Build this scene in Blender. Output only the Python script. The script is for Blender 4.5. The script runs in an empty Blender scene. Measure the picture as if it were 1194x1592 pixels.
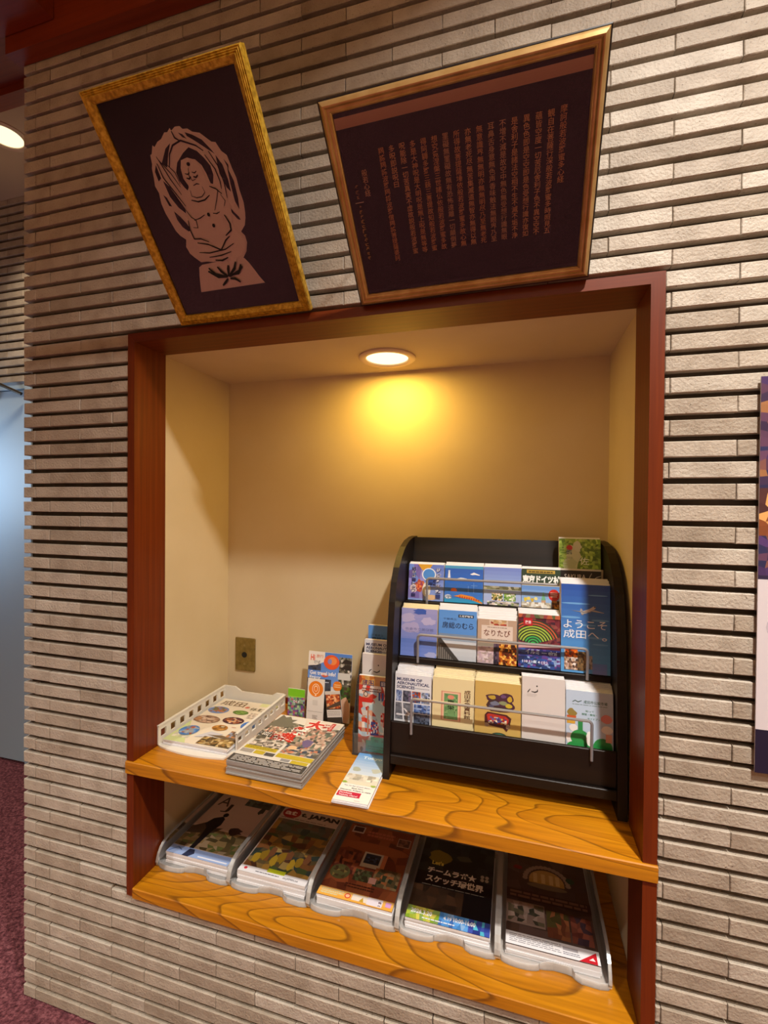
import bpy, math, random
from mathutils import Matrix, Vector

# ------------------------------------------------------------------ units
# one unit "u" = one brick course of the wall (43 mm); wall face y=0, floor z=FZ, +y goes into the wall
S = 0.043
FZ = -46.83
col = bpy.context.scene.collection
scene = bpy.context.scene

def W(x, y, z):
    return Vector((x * S, y * S, (z - FZ) * S))

# ------------------------------------------------------------------ camera
R = ((0.9609834, 0.2764765, 0.0084604), (0.0111116, -0.0080238, -0.9999061), (-0.2763827, 0.9609872, -0.0107828))
cam_d = bpy.data.cameras.new('camera')
cam_d.sensor_fit = 'AUTO'; cam_d.sensor_width = 36
cam_d.lens = 716.81 * 36 / 1592
cam_d.clip_start = 0.01
cam = bpy.data.objects.new('camera', cam_d); col.objects.link(cam)
mw = Matrix(((R[0][0], -R[1][0], -R[2][0], 0), (R[0][1], -R[1][1], -R[2][1], 0), (R[0][2], -R[1][2], -R[2][2], 0), (0, 0, 0, 1)))
mw.translation = W(24.6064, -24.6139, -11.1958)
cam.matrix_world = mw
scene.camera = cam

# ------------------------------------------------------------------ world, lights, exposure
world = bpy.data.worlds.new('world'); scene.world = world
world.use_nodes = True
world.node_tree.nodes['Background'].inputs[0].default_value = (1.0, 0.90, 0.80, 1)
world.node_tree.nodes['Background'].inputs[1].default_value = 0.06

def area(name, loc, size, power, color, rot=(0, 0, 0), shape='DISK', size_y=None, spread=180):
    l = bpy.data.lights.new(name, 'AREA'); l.shape = shape; l.size = size
    if size_y: l.size_y = size_y
    l.energy = power; l.color = color; l.spread = math.radians(spread)
    o = bpy.data.objects.new(name, l); col.objects.link(o)
    o.location = W(*loc); o.rotation_euler = rot
    return o

WARM = (1.0, 0.945, 0.87)
area('ceiling_or_fill_light', (-6.8, -25, 29.6), 0.10, 92, WARM, spread=136)
area('ceiling_or_fill_light', (39.6, -25, 29.6), 0.10, 70, WARM, spread=134)
area('ceiling_or_fill_light', (-30.5, 13.5, 29.6), 0.16, 11, (1, .82, .60), spread=110)
area('ceiling_or_fill_light', (0, -90, 29.5), 3.4, 60, (1, .84, .60), shape='RECTANGLE', size_y=.2, spread=120)  # unseen strip added to wash the back wall and brighten the tilted pictures
area('ceiling_or_fill_light', (14, -78, 29.5), 2.6, 8, WARM, shape='RECTANGLE', size_y=0.9)  # broad soft fill added behind the camera, not a known fixture
area('ceiling_or_fill_light', (-22, -44, 29.6), 0.10, 50, WARM, spread=104)  # narrow fill added out of view to brighten the lower left wall
area('ceiling_or_fill_light', (48, -44, 29.6), 0.10, 22, WARM, spread=104)  # second narrow fill, added unseen to brighten the lower wall at right
area('corridor_light', (-50, 12, -8), 0.6, 5, (.62, .80, 1), rot=(math.radians(85), 0, math.radians(-10)))
vs = scene.view_settings
scene.display_settings.display_device = 'sRGB'
vs.view_transform = 'Standard'; vs.look = 'None'; vs.gamma = 1; vs.use_curve_mapping = False
vs.exposure = 0.0

# ------------------------------------------------------------------ materials
def lin(h):
    if not isinstance(h, str): return tuple(h)
    h = h.lstrip('#')
    if len(h) == 3: h = ''.join(c * 2 for c in h)
    v = [int(h[i:i + 2], 16) / 255 for i in (0, 2, 4)]
    return tuple(c / 12.92 if c <= .04045 else ((c + .055) / 1.055) ** 2.4 for c in v)

def mat(name, color, rough=.5, metal=0, spec=.5, coat=0):
    m = bpy.data.materials.new(name); m.use_nodes = True
    b = m.node_tree.nodes['Principled BSDF']
    b.inputs['Base Color'].default_value = (*lin(color), 1)
    b.inputs['Roughness'].default_value = rough
    b.inputs['Metallic'].default_value = metal
    b.inputs['Specular IOR Level'].default_value = spec
    b.inputs['Coat Weight'].default_value = coat
    b.inputs['Coat Roughness'].default_value = .12
    return m

def nn(m, t, **kw):
    n = m.node_tree.nodes.new(t)
    for k, v in kw.items():
        if k in n.inputs: n.inputs[k].default_value = v
        else: setattr(n, k, v)
    return n

def lk(m, a, ao, b, bi): m.node_tree.links.new(a.outputs[ao], b.inputs[bi])
def bsdf(m): return m.node_tree.nodes['Principled BSDF']

def ramp(m, stops):
    r = m.node_tree.nodes.new('ShaderNodeValToRGB')
    e = r.color_ramp.elements
    e[0].position, e[0].color = stops[0][0], (*lin(stops[0][1]), 1)
    e[1].position, e[1].color = stops[-1][0], (*lin(stops[-1][1]), 1)
    for p, c in stops[1:-1]:
        k = e.new(p); k.color = (*lin(c), 1)
    return r

def noisy(m, stops, scale, detail=6, bump=0, bscale=None, coords='Object', stretch=(1, 1, 1), dist=.002):
    tc = nn(m, 'ShaderNodeTexCoord'); mp = nn(m, 'ShaderNodeMapping'); mp.inputs['Scale'].default_value = stretch
    lk(m, tc, coords, mp, 'Vector')
    n = nn(m, 'ShaderNodeTexNoise', Scale=scale, Detail=detail); lk(m, mp, 'Vector', n, 'Vector')
    r = ramp(m, stops); lk(m, n, 'Fac', r, 'Fac'); lk(m, r, 'Color', bsdf(m), 'Base Color')
    if bump:
        n2 = nn(m, 'ShaderNodeTexNoise', Scale=bscale or scale, Detail=8); lk(m, mp, 'Vector', n2, 'Vector')
        b = nn(m, 'ShaderNodeBump', Strength=bump, Distance=dist); lk(m, n2, 'Fac', b, 'Height'); lk(m, b, 'Normal', bsdf(m), 'Normal')
    return mp

def brick_mat():
    m = mat('brick_glaze', '#b0a594', .55, spec=.4)
    tc = nn(m, 'ShaderNodeTexCoord'); oi = nn(m, 'ShaderNodeObjectInfo')
    add = nn(m, 'ShaderNodeVectorMath', operation='ADD'); lk(m, tc, 'Object', add, 0)
    sc = nn(m, 'ShaderNodeVectorMath', operation='SCALE'); sc.inputs['Scale'].default_value = 1.0; lk(m, oi, 'Location', sc, 0); lk(m, sc, 'Vector', add, 1)
    n = nn(m, 'ShaderNodeTexNoise', Scale=14.0, Detail=7); lk(m, add, 'Vector', n, 'Vector')
    r = ramp(m, [(.25, '#9f9383'), (.5, '#b5aa9b'), (.75, '#c2b8a9')]); lk(m, n, 'Fac', r, 'Fac')
    rnd = ramp(m, [(0, '#ddd7d0'), (.5, '#f2eeea'), (1, '#ffffff')]); lk(m, oi, 'Random', rnd, 'Fac')
    mx = nn(m, 'ShaderNodeMix', data_type='RGBA', blend_type='MULTIPLY'); mx.inputs[0].default_value = 1
    lk(m, r, 'Color', mx, 6); lk(m, rnd, 'Color', mx, 7)
    # small dark pits
    v = nn(m, 'ShaderNodeTexNoise', Scale=260.0, Detail=4); lk(m, add, 'Vector', v, 'Vector')
    pr = ramp(m, [(.28, '#7c6d58'), (.36, '#ffffff')]); lk(m, v, 'Fac', pr, 'Fac')
    mx2 = nn(m, 'ShaderNodeMix', data_type='RGBA', blend_type='MULTIPLY'); mx2.inputs[0].default_value = .8
    lk(m, mx, 2, mx2, 6); lk(m, pr, 'Color', mx2, 7); lk(m, mx2, 2, bsdf(m), 'Base Color')
    n3 = nn(m, 'ShaderNodeTexNoise', Scale=170.0, Detail=6); lk(m, add, 'Vector', n3, 'Vector')
    n4 = nn(m, 'ShaderNodeTexNoise', Scale=32.0, Detail=3); lk(m, add, 'Vector', n4, 'Vector')
    ad = nn(m, 'ShaderNodeMath', operation='ADD'); lk(m, n3, 'Fac', ad, 0); lk(m, n4, 'Fac', ad, 1)
    b = nn(m, 'ShaderNodeBump', Strength=.75, Distance=.0026); lk(m, ad, 'Value', b, 'Height'); lk(m, b, 'Normal', bsdf(m), 'Normal')
    return m

def wood(name, stops, rough=.35, axis=(0.35, 9, 9), wscale=2.2, dist=6.0, coat=.2, fig=.5, bands='Y'):
    m = mat(name, stops[0][1], rough, coat=coat)
    tc = nn(m, 'ShaderNodeTexCoord'); mp = nn(m, 'ShaderNodeMapping'); mp.inputs['Scale'].default_value = axis
    lk(m, tc, 'Object', mp, 'Vector')
    w = nn(m, 'ShaderNodeTexWave', Scale=wscale, Distortion=dist, Detail=3.0); w.inputs['Detail Scale'].default_value = .7
    w.wave_type = 'BANDS'; w.bands_direction = bands
    lk(m, mp, 'Vector', w, 'Vector')
    mp2 = nn(m, 'ShaderNodeMapping'); mp2.inputs['Scale'].default_value = tuple(a * 9 if a > 1 else a * 4 for a in axis); lk(m, tc, 'Object', mp2, 'Vector')
    n = nn(m, 'ShaderNodeTexNoise', Scale=2.0, Detail=6); lk(m, mp2, 'Vector', n, 'Vector')
    mx = nn(m, 'ShaderNodeMix', data_type='FLOAT'); mx.inputs[0].default_value = 1 - fig
    lk(m, w, 'Fac', mx, 2); lk(m, n, 'Fac', mx, 3)
    r = ramp(m, stops); lk(m, mx, 0, r, 'Fac'); lk(m, r, 'Color', bsdf(m), 'Base Color')
    return m

M = {}
M['brick'] = brick_mat()
M['mortar'] = mat('mortar', '#40372f', .9); noisy(M['mortar'], [(.3, '#352d27'), (.7, '#4c433b')], 30, bump=.4)
M['plaster'] = mat('wallpaper', '#cdbc98', .75); noisy(M['plaster'], [(.3, '#c9b792'), (.7, '#d1c09e')], 4, bump=.25, bscale=420, dist=.0008)
M['redwood'] = wood('red_stained_wood', [(0, '#4a1802'), (.5, '#662604'), (1, '#7e3608')], .42, (9, 9, .5), 1.6, 3, .1, .16)
M['redwood_x'] = wood('red_stained_wood_across', [(0, '#4a1802'), (.5, '#662604'), (1, '#7e3608')], .42, (.5, 9, 9), 1.6, 3, .1, .16)
for k in ('redwood', 'redwood_x'): bsdf(M[k]).inputs['Specular IOR Level'].default_value = .3
M['zelkova'] = mat('orange_zelkova', '#c07c0e', .38, coat=.08)
def contour_wood(m):
    tc = nn(m, 'ShaderNodeTexCoord'); mp = nn(m, 'ShaderNodeMapping'); mp.inputs['Scale'].default_value = (.85, 4.2, 4.2)
    lk(m, tc, 'Object', mp, 'Vector')
    n = nn(m, 'ShaderNodeTexNoise', Scale=1.25, Detail=1.6, Distortion=.35); n.inputs['Roughness'].default_value = .38; lk(m, mp, 'Vector', n, 'Vector')
    mu = nn(m, 'ShaderNodeMath', operation='MULTIPLY'); mu.inputs[1].default_value = 17.0; lk(m, n, 'Fac', mu, 0)
    fr = nn(m, 'ShaderNodeMath', operation='FRACT'); lk(m, mu, 'Value', fr, 0)
    r = ramp(m, [(0, '#8a5408'), (.035, '#8a5408'), (.12, '#b8740b'), (.5, '#bd790d'), (.96, '#c5810f'), (1, '#94600a')]); lk(m, fr, 'Value', r, 'Fac')
    mp2 = nn(m, 'ShaderNodeMapping'); mp2.inputs['Scale'].default_value = (5, 130, 130); lk(m, tc, 'Object', mp2, 'Vector')
    n2 = nn(m, 'ShaderNodeTexNoise', Scale=1.0, Detail=4); lk(m, mp2, 'Vector', n2, 'Vector')
    r2 = ramp(m, [(.3, '#c8c0b8'), (.65, '#ffffff')]); lk(m, n2, 'Fac', r2, 'Fac')
    mx = nn(m, 'ShaderNodeMix', data_type='RGBA', blend_type='MULTIPLY'); mx.inputs[0].default_value = .7
    lk(m, r, 'Color', mx, 6); lk(m, r2, 'Color', mx, 7); lk(m, mx, 2, bsdf(m), 'Base Color')
contour_wood(M['zelkova'])
M['darkbeam'] = wood('dark_beam_wood', [(0, '#6a2206'), (.5, '#80300a'), (1, '#8f3a0e')], .45, (.5, 9, 9), 1.6, 3, .1, .16)
M['black'] = wood('black_woodgrain', [(0, '#0d0705'), (.5, '#160d08'), (1, '#20150d')], .48, (.4, 14, 14), 2.5, 3, 0, .4); bsdf(M['black']).inputs['Specular IOR Level'].default_value = .3
M['blackv'] = wood('black_woodgrain_upright', [(0, '#0d0705'), (.5, '#160d08'), (1, '#20150d')], .48, (14, 14, .4), 2.5, 3, .05, .4); bsdf(M['blackv']).inputs['Specular IOR Level'].default_value = .35
M['paper'] = mat('white_paper', '#dcdadc', .6)
M['cream'] = mat('cream_paper', '#e2d3ab', .6)
M['greyed'] = mat('dark_grey_paper', '#98948f', .6)
M['steel'] = mat('silver_rod', '#97979a', .3, .4)
M['brass'] = mat('aged_brass', '#8f7c46', .42, .7); noisy(M['brass'], [(.3, '#7d6c3a'), (.7, '#9a864e')], 60)
M['dark'] = mat('dark_hole', '#0c0a08', .6)
M['screw'] = mat('screw_metal', '#a0926a', .3, 1)
M['whitepl'] = mat('white_plastic', '#ddd9d0', .38, spec=.5)
M['ring'] = mat('lamp_ring', '#e0c8b0', .4)
M['ceil'] = mat('ceiling_paint', '#cbb79b', .8)
M['wall2'] = mat('wall_paint', '#cfb184', .8)
M['carpet'] = mat('carpet', '#7c2a33', .95, spec=.1)
noisy(M['carpet'], [(.3, '#46252a'), (.5, '#6e3e44'), (.7, '#90595e')], 95, detail=3, bump=1.0, bscale=140, dist=.01)
M['door'] = mat('door_steel', '#9fb4c4', .45)
M['gold'] = mat('gold_leaf_frame', '#a8801e', .42, .25); noisy(M['gold'], [(.35, '#9a7414'), (.5, '#c09424'), (.65, '#d4ac3c')], 130, bump=.3, bscale=160)
M['bronze'] = mat('champagne_bronze_frame', '#b58a4e', .30, .6); noisy(M['bronze'], [(.3, '#b0884c'), (.7, '#cca870')], 30)
M['blackfr'] = mat('black_frame_edge', '#17100c', .35)
M['board'] = mat('picture_backing', '#16110e', .6)
M['wire'] = mat('wire', '#777064', .35, 1)
M['closer'] = mat('closer_metal', '#3c352c', .4, .6)

# printed ink: colour from the print's own colour attribute
def print_mat(name, rough, coat=0):
    m = mat(name, '#ffffff', rough, coat=coat)
    a = nn(m, 'ShaderNodeAttribute', attribute_name='Col'); lk(m, a, 'Color', bsdf(m), 'Base Color')
    return m
M['print'] = print_mat('printed_ink', .38)
M['printm'] = print_mat('printed_ink_matt', .7)

def emis(name, color, st):
    m = bpy.data.materials.new(name); m.use_nodes = True; nt = m.node_tree; nt.nodes.clear()
    o = nt.nodes.new('ShaderNodeOutputMaterial'); e = nt.nodes.new('ShaderNodeEmission')
    e.inputs[0].default_value = (*color, 1); e.inputs[1].default_value = st
    nt.links.new(e.outputs[0], o.inputs[0]); return m
M['glow'] = emis('lamp_diffuser', (1, .80, .42), 2.2)
M['glow2'] = emis('corridor_lamp_diffuser', (1, .84, .50), 1.6)

def clear(name, tint, body, fac, rough, ior=1.45):
    # clear sheet: straight-through light, a share of milky body, mirror reflection by Fresnel
    m = bpy.data.materials.new(name); m.use_nodes = True; nt = m.node_tree; nt.nodes.clear()
    o = nt.nodes.new('ShaderNodeOutputMaterial')
    t = nt.nodes.new('ShaderNodeBsdfTransparent'); t.inputs[0].default_value = (*tint, 1)
    d = nt.nodes.new('ShaderNodeBsdfDiffuse'); d.inputs[0].default_value = (*lin(body), 1)
    mx = nt.nodes.new('ShaderNodeMixShader'); mx.inputs[0].default_value = fac
    nt.links.new(t.outputs[0], mx.inputs[1]); nt.links.new(d.outputs[0], mx.inputs[2])
    g = nt.nodes.new('ShaderNodeBsdfGlossy'); g.inputs['Roughness'].default_value = rough
    fr = nt.nodes.new('ShaderNodeFresnel'); fr.inputs[0].default_value = ior
    mx2 = nt.nodes.new('ShaderNodeMixShader')
    nt.links.new(fr.outputs[0], mx2.inputs[0]); nt.links.new(mx.outputs[0], mx2.inputs[1]); nt.links.new(g.outputs[0], mx2.inputs[2])
    nt.links.new(mx2.outputs[0], o.inputs[0]); return m
M['glass'] = clear('picture_glass', (.97, .97, .97), '#ffffff', .0, .0, 1.4)
M['frost'] = clear('frosted_clear_plastic', (.95, .95, .95), '#eceae6', .33, .16, 1.33)
M['acryl'] = clear('clear_acrylic', (.97, .98, .98), '#f0f4f4', .06, .03, 1.35)

# ------------------------------------------------------------------ object helpers
def tag(o, label=None, cat=None, group=None, kind=None):
    if label: o['label'] = label
    if cat: o['category'] = cat
    if group: o['group'] = group
    if kind: o['kind'] = kind
    return o

def link(name, me, m, parent=None, loc=None, rot=None):
    if m is not None and not me.materials:
        for mm in (m if isinstance(m, (list, tuple)) else [m]): me.materials.append(mm)
    o = bpy.data.objects.new(name, me); col.objects.link(o)
    if parent is not None:
        o.parent = parent
        if loc is not None: o.location = Vector(loc) * S
    elif loc is not None: o.location = W(*loc)
    if rot: o.rotation_euler = rot
    return o

def empty(name, loc, rot=(0, 0, 0)):
    o = bpy.data.objects.new(name, None); o.empty_display_size = .05; col.objects.link(o)
    o.location = W(*loc); o.rotation_euler = rot
    return o

class MB:
    """collects faces in local u coordinates"""
    def __init__(s): s.v = []; s.f = []; s.mi = []
    def add(s, vs, fs, mi=0):
        b = len(s.v); s.v += [tuple(v) for v in vs]; s.f += [tuple(i + b for i in f) for f in fs]; s.mi += [mi] * len(fs)
        return s
    def box(s, x0, x1, y0, y1, z0, z1, mi=0, bev=0):
        if bev:
            e = bev
            vs = []
            for (x, dx) in ((x0, 1), (x1, -1)):
                for (y, dy) in ((y0, 1), (y1, -1)):
                    for (z, dz) in ((z0, 1), (z1, -1)):
                        vs += [(x, y + dy * e, z + dz * e), (x + dx * e, y, z + dz * e), (x + dx * e, y + dy * e, z)]
            def c(a, b, d, k): return (a * 4 + b * 2 + d) * 3 + k
            fs = []
            for a in (0, 1):
                q = [c(a, 0, 0, 0), c(a, 1, 0, 0), c(a, 1, 1, 0), c(a, 0, 1, 0)]; fs.append(q if a else q[::-1])
                q = [c(0, a, 0, 1), c(1, a, 0, 1), c(1, a, 1, 1), c(0, a, 1, 1)]; fs.append(q[::-1] if a else q)
                q = [c(0, 0, a, 2), c(1, 0, a, 2), c(1, 1, a, 2), c(0, 1, a, 2)]; fs.append(q if a else q[::-1])
            for a in (0, 1):
                for b in (0, 1):
                    fs.append([c(a, b, 0, 0), c(a, b, 1, 0), c(a, b, 1, 1), c(a, b, 0, 1)] if (a ^ b) == 0 else [c(a, b, 0, 1), c(a, b, 1, 1), c(a, b, 1, 0), c(a, b, 0, 0)])
                    fs.append([c(a, 0, b, 0), c(a, 1, b, 0), c(a, 1, b, 2), c(a, 0, b, 2)] if (a ^ b) else [c(a, 0, b, 2), c(a, 1, b, 2), c(a, 1, b, 0), c(a, 0, b, 0)])
                    fs.append([c(0, a, b, 1), c(1, a, b, 1), c(1, a, b, 2), c(0, a, b, 2)] if (a ^ b) == 0 else [c(0, a, b, 2), c(1, a, b, 2), c(1, a, b, 1), c(0, a, b, 1)])
                    for d in (0, 1):
                        q = [c(a, b, d, 0), c(a, b, d, 1), c(a, b, d, 2)]; fs.append(q if (a + b + d) % 2 else q[::-1])
            return s.add(vs, fs, mi)
        vs = [(x0, y0, z0), (x1, y0, z0), (x1, y1, z0), (x0, y1, z0), (x0, y0, z1), (x1, y0, z1), (x1, y1, z1), (x0, y1, z1)]
        return s.add(vs, [(3, 2, 1, 0), (4, 5, 6, 7), (0, 1, 5, 4), (1, 2, 6, 5), (2, 3, 7, 6), (3, 0, 4, 7)], mi)
    def prism_x(s, prof, x0, x1, mi=0):      # profile of (y,z) swept along x
        n = len(prof)
        vs = [(x0, y, z) for y, z in prof] + [(x1, y, z) for y, z in prof]
        return s.add(vs, [tuple(range(n))[::-1], tuple(range(n, 2 * n))] + [(i, (i + 1) % n, n + (i + 1) % n, n + i) for i in range(n)], mi)
    def prism_y(s, prof, y0, y1, mi=0):      # outline of (x,z) swept along y
        n = len(prof)
        vs = [(x, y0, z) for x, z in prof] + [(x, y1, z) for x, z in prof]
        return s.add(vs, [tuple(range(n)), tuple(range(n, 2 * n))[::-1]] + [(i, n + i, n + (i + 1) % n, (i + 1) % n) for i in range(n)], mi)
    def prism_z(s, prof, z0, z1, mi=0):
        n = len(prof)
        vs = [(x, y, z0) for x, y in prof] + [(x, y, z1) for x, y in prof]
        return s.add(vs, [tuple(range(n))[::-1], tuple(range(n, 2 * n))] + [(i, (i + 1) % n, n + (i + 1) % n, n + i) for i in range(n)], mi)
    def tube(s, pts, r, n=8, mi=0):
        pts = [Vector(p) for p in pts]; rings = []
        for i, p in enumerate(pts):
            d = (pts[min(i + 1, len(pts) - 1)] - pts[max(i - 1, 0)]).normalized()
            a = Vector((0, 1, 0)) if abs(d.y) < .8 else Vector((1, 0, 0))
            u = d.cross(a).normalized(); w = d.cross(u).normalized()
            rings.append([p + (u * math.cos(2 * math.pi * k / n) + w * math.sin(2 * math.pi * k / n)) * r for k in range(n)])
        vs = [v for q in rings for v in q]; fs = []
        for i in range(len(pts) - 1):
            for k in range(n): fs.append((i * n + k, i * n + (k + 1) % n, (i + 1) * n + (k + 1) % n, (i + 1) * n + k))
        fs += [tuple(range(n))[::-1], tuple(range((len(pts) - 1) * n, len(pts) * n))]
        return s.add(vs, fs, mi)
    def lathe(s, prof, n=32, cx=0, cy=0, mi=0):   # profile (r,z) around a vertical axis
        vs = [(cx + r * math.cos(2 * math.pi * k / n), cy + r * math.sin(2 * math.pi * k / n), z) for r, z in prof for k in range(n)]
        fs = [(i * n + k, i * n + (k + 1) % n, (i + 1) * n + (k + 1) % n, (i + 1) * n + k) for i in range(len(prof) - 1) for k in range(n)]
        return s.add(vs, fs, mi)
    def mesh(s, name, smooth=False):
        me = bpy.data.meshes.new(name)
        me.from_pydata([(a * S, b * S, c * S) for a, b, c in s.v], [], s.f)
        for p, mi in zip(me.polygons, s.mi): p.material_index = mi; p.use_smooth = smooth
        me.update(); return me
    def build(s, name, m, parent=None, loc=None, rot=None, smooth=False):
        o = link(name, s.mesh(name, smooth), m, parent, loc, rot)
        if smooth: 
            try: o.data.set_sharp_from_angle(angle=math.radians(40))
            except Exception: pass
        return o

# ------------------------------------------------------------------ flat print
_tc = bpy.data.curves.new('lettering', 'FONT'); _to = bpy.data.objects.new('lettering', _tc)
_cache = {}
def text_geo(s, bold):
    k = (s, bold)
    if k not in _cache:
        _tc.body = s; _tc.resolution_u = 2; _tc.offset = bold; _tc.align_x = 'CENTER' if '\n' in s else 'LEFT'; _tc.space_line = .98
        me = _to.to_mesh()
        vs = [(v.co.x, v.co.y) for v in me.vertices]; fs = [tuple(p.vertices) for p in me.polygons]
        _to.to_mesh_clear()
        x0 = min(v[0] for v in vs); x1 = max(v[0] for v in vs); y0 = min(v[1] for v in vs); y1 = max(v[1] for v in vs)
        _cache[k] = ([((x - x0) / (x1 - x0), (y - y0) / (y1 - y0)) for x, y in vs], fs)
    return _cache[k]

class P:
    """a printed sheet of w x h units; coordinates are fractions of it, x right, y up, on the plane y=0 facing -y"""
    def __init__(s, w, h, base=None, seed=1):
        s.w, s.h = w, h; s.v = []; s.f = []; s.c = []; s.l = 0; s.r = random.Random(seed)
        if base: s.rect(0, 0, 1, 1, base)
    def add(s, pts, faces, cols):
        s.l += 1; y = -.0016 * s.l; b = len(s.v)
        s.v += [(x * s.w, y, z * s.h) for x, z in pts]
        s.f += [tuple(i + b for i in f) for f in faces]; s.c += cols
        return s
    def rect(s, x0, y0, x1, y1, c): return s.add([(x0, y0), (x1, y0), (x1, y1), (x0, y1)], [(0, 1, 2, 3)], [lin(c)])
    def poly(s, pts, c): return s.add(pts, [tuple(range(len(pts)))], [lin(c)])
    def grad(s, x0, y0, x1, y1, cb, ct, n=8):
        cb, ct = lin(cb), lin(ct); pts, fs, cs = [], [], []
        for i in range(n + 1): pts += [(x0, y0 + (y1 - y0) * i / n), (x1, y0 + (y1 - y0) * i / n)]
        for i in range(n):
            t = (i + .5) / n; fs.append((2 * i, 2 * i + 1, 2 * i + 3, 2 * i + 2)); cs.append(tuple(a + (b - a) * t for a, b in zip(cb, ct)))
        return s.add(pts, fs, cs)
    def ell(s, cx, cy, rx, ry, c, n=22, a0=0, a1=2 * math.pi):
        return s.poly([(cx + rx * math.cos(a0 + (a1 - a0) * k / n), cy + ry * math.sin(a0 + (a1 - a0) * k / n)) for k in range(n + (a1 - a0 < 6))], c)
    def blob(s, cx, cy, rx, ry, c, n=14, j=.25):
        return s.poly([(cx + rx * (1 + s.r.uniform(-j, j)) * math.cos(2 * math.pi * k / n), cy + ry * (1 + s.r.uniform(-j, j)) * math.sin(2 * math.pi * k / n)) for k in range(n)], c)
    def mosaic(s, x0, y0, x1, y1, pal, nx, ny, inside=None):
        pal = [lin(p) for p in pal]; pts, fs, cs = [], [], []
        g = [[(x0 + (x1 - x0) * (i + (s.r.uniform(-.4, .4) if 0 < i < nx else 0)) / nx, y0 + (y1 - y0) * (j + (s.r.uniform(-.4, .4) if 0 < j < ny else 0)) / ny) for i in range(nx + 1)] for j in range(ny + 1)]
        for j in range(ny + 1): pts += g[j]
        for j in range(ny):
            for i in range(nx):
                if inside and not inside((x0 + (x1 - x0) * (i + .5) / nx), (y0 + (y1 - y0) * (j + .5) / ny)): continue
                a = j * (nx + 1) + i; fs.append((a, a + 1, a + nx + 2, a + nx + 1))
                k = s.r.uniform(.75, 1.2); cs.append(tuple(min(1, q * k) for q in s.r.choice(pal)))
        return s.add(pts, fs, cs)
    def emos(s, cx, cy, rx, ry, pal, n=8):   # photograph in an oval
        s.ell(cx, cy, rx, ry, pal[0])
        return s.mosaic(cx - rx, cy - ry, cx + rx, cy + ry, pal, n, n, lambda x, y: ((x - cx) / rx) ** 2 + ((y - cy) / ry) ** 2 < .72)
    def stroke(s, pts, wd, c, taper=True):
        a = s.h / s.w; L, Rr = [], []
        for i, (x, y) in enumerate(pts):
            x2, y2 = pts[min(i + 1, len(pts) - 1)]; x1, y1 = pts[max(i - 1, 0)]
            dx, dy = (x2 - x1) / a, (y2 - y1); d = math.hypot(dx, dy) or 1
            t = wd * (.35 + .65 * math.sin(math.pi * (i + .4) / (len(pts) - .2)) if taper else 1)
            L.append((x - dy / d * t * a, y + dx / d * t)); Rr.append((x + dy / d * t * a, y - dx / d * t))
        n = len(pts); return s.add(L + Rr, [(i + n, i + n + 1, i + 1, i) for i in range(n - 1)], [lin(c)] * (n - 1))
    def text(s, t, x, y, w, h, c, bold=0.0, slant=0, vert=False):
        if vert: t = '\n'.join(t)
        vs, fs = text_geo(t, bold)
        return s.add([(x + (u + slant * v) * w, y + v * h) for u, v in vs], fs, [lin(c)] * len(fs))
    def otext(s, t, x, y, w, h, c, oc, bold=.02, o=.05):   # outlined lettering
        s.text(t, x, y, w, h, oc, bold + o); return s.text(t, x, y, w, h, c, bold)
    def greek(s, x0, y0, x1, y1, n, c, fill=.45):      # lines of text too small to read
        pts, fs = [], []
        for i in range(n):
            yy = y1 - (y1 - y0) * (i + .2) / n; hh = (y1 - y0) / n * fill; x = x0; e = x1 - (x1 - x0) * s.r.uniform(0, .25) * (i % 3 == 2)
            while x < e - .01:
                q = min(e, x + (x1 - x0) * s.r.uniform(.05, .16)); b = len(pts)
                pts += [(x, yy - hh), (q, yy - hh), (q, yy), (x, yy)]; fs.append((b, b + 1, b + 2, b + 3)); x = q + (x1 - x0) * .02
        return s.add(pts, fs, [lin(c)] * len(fs))
    def clip(s):
        s.v = [(min(max(x, 0), s.w), y, min(max(z, 0), s.h)) for x, y, z in s.v]; return s
    def squash(s, k):      # draw the design into the top share k of the sheet
        s.v = s.v[:4] + [(x, y, s.h - (s.h - z) * k) for x, y, z in s.v[4:]]; return s
    def build(s, name, m, parent=None, loc=None, rot=None):
        s.clip(); me = bpy.data.meshes.new(name); me.from_pydata([(a * S, b * S, c * S) for a, b, c in s.v], [], s.f)
        at = me.color_attributes.new('Col', 'FLOAT_COLOR', 'CORNER')
        buf = []
        for f, c in zip(s.f, s.c): buf += [c[0], c[1], c[2], 1.0] * len(f)
        at.data.foreach_set('color', buf); me.update()
        return link(name, me, m, parent, loc, rot)

# ================================================================== LARGE STRUCTURE
XOR, XIL, XIR, ZIN, DW, DB = 31.21, .53, 30.59, -.55, 2.67, 11.02
ZS, ZSB, ZL, ZLB = -28.11, -28.89, -36.47, -37.12
XW = -9.33

# floor, ceiling, far walls of the room
MB().box(-75, 75, -95, 30, FZ - 1, FZ).build('floor', M['carpet'], loc=(0, 0, 0)).location = (0, 0, -FZ * S)
bpy.data.objects['floor']['kind'] = 'structure'
def struct(o): o['kind'] = 'structure'; return o
def at0(mb, name, m, parent=None): 
    o = mb.build(name, m, parent)
    if parent is None: o.location = W(0, 0, 0)
    return o
struct(at0(MB().box(-75, 75, -95, 30, 30, 31), 'ceiling', M['ceil']))
struct(at0(MB().box(-75, 75, -96, -95, FZ, 30), 'wall_back', M['wall2']))
struct(at0(MB().box(75, 76, -95, 30, FZ, 30), 'wall_right', M['wall2']))

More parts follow.
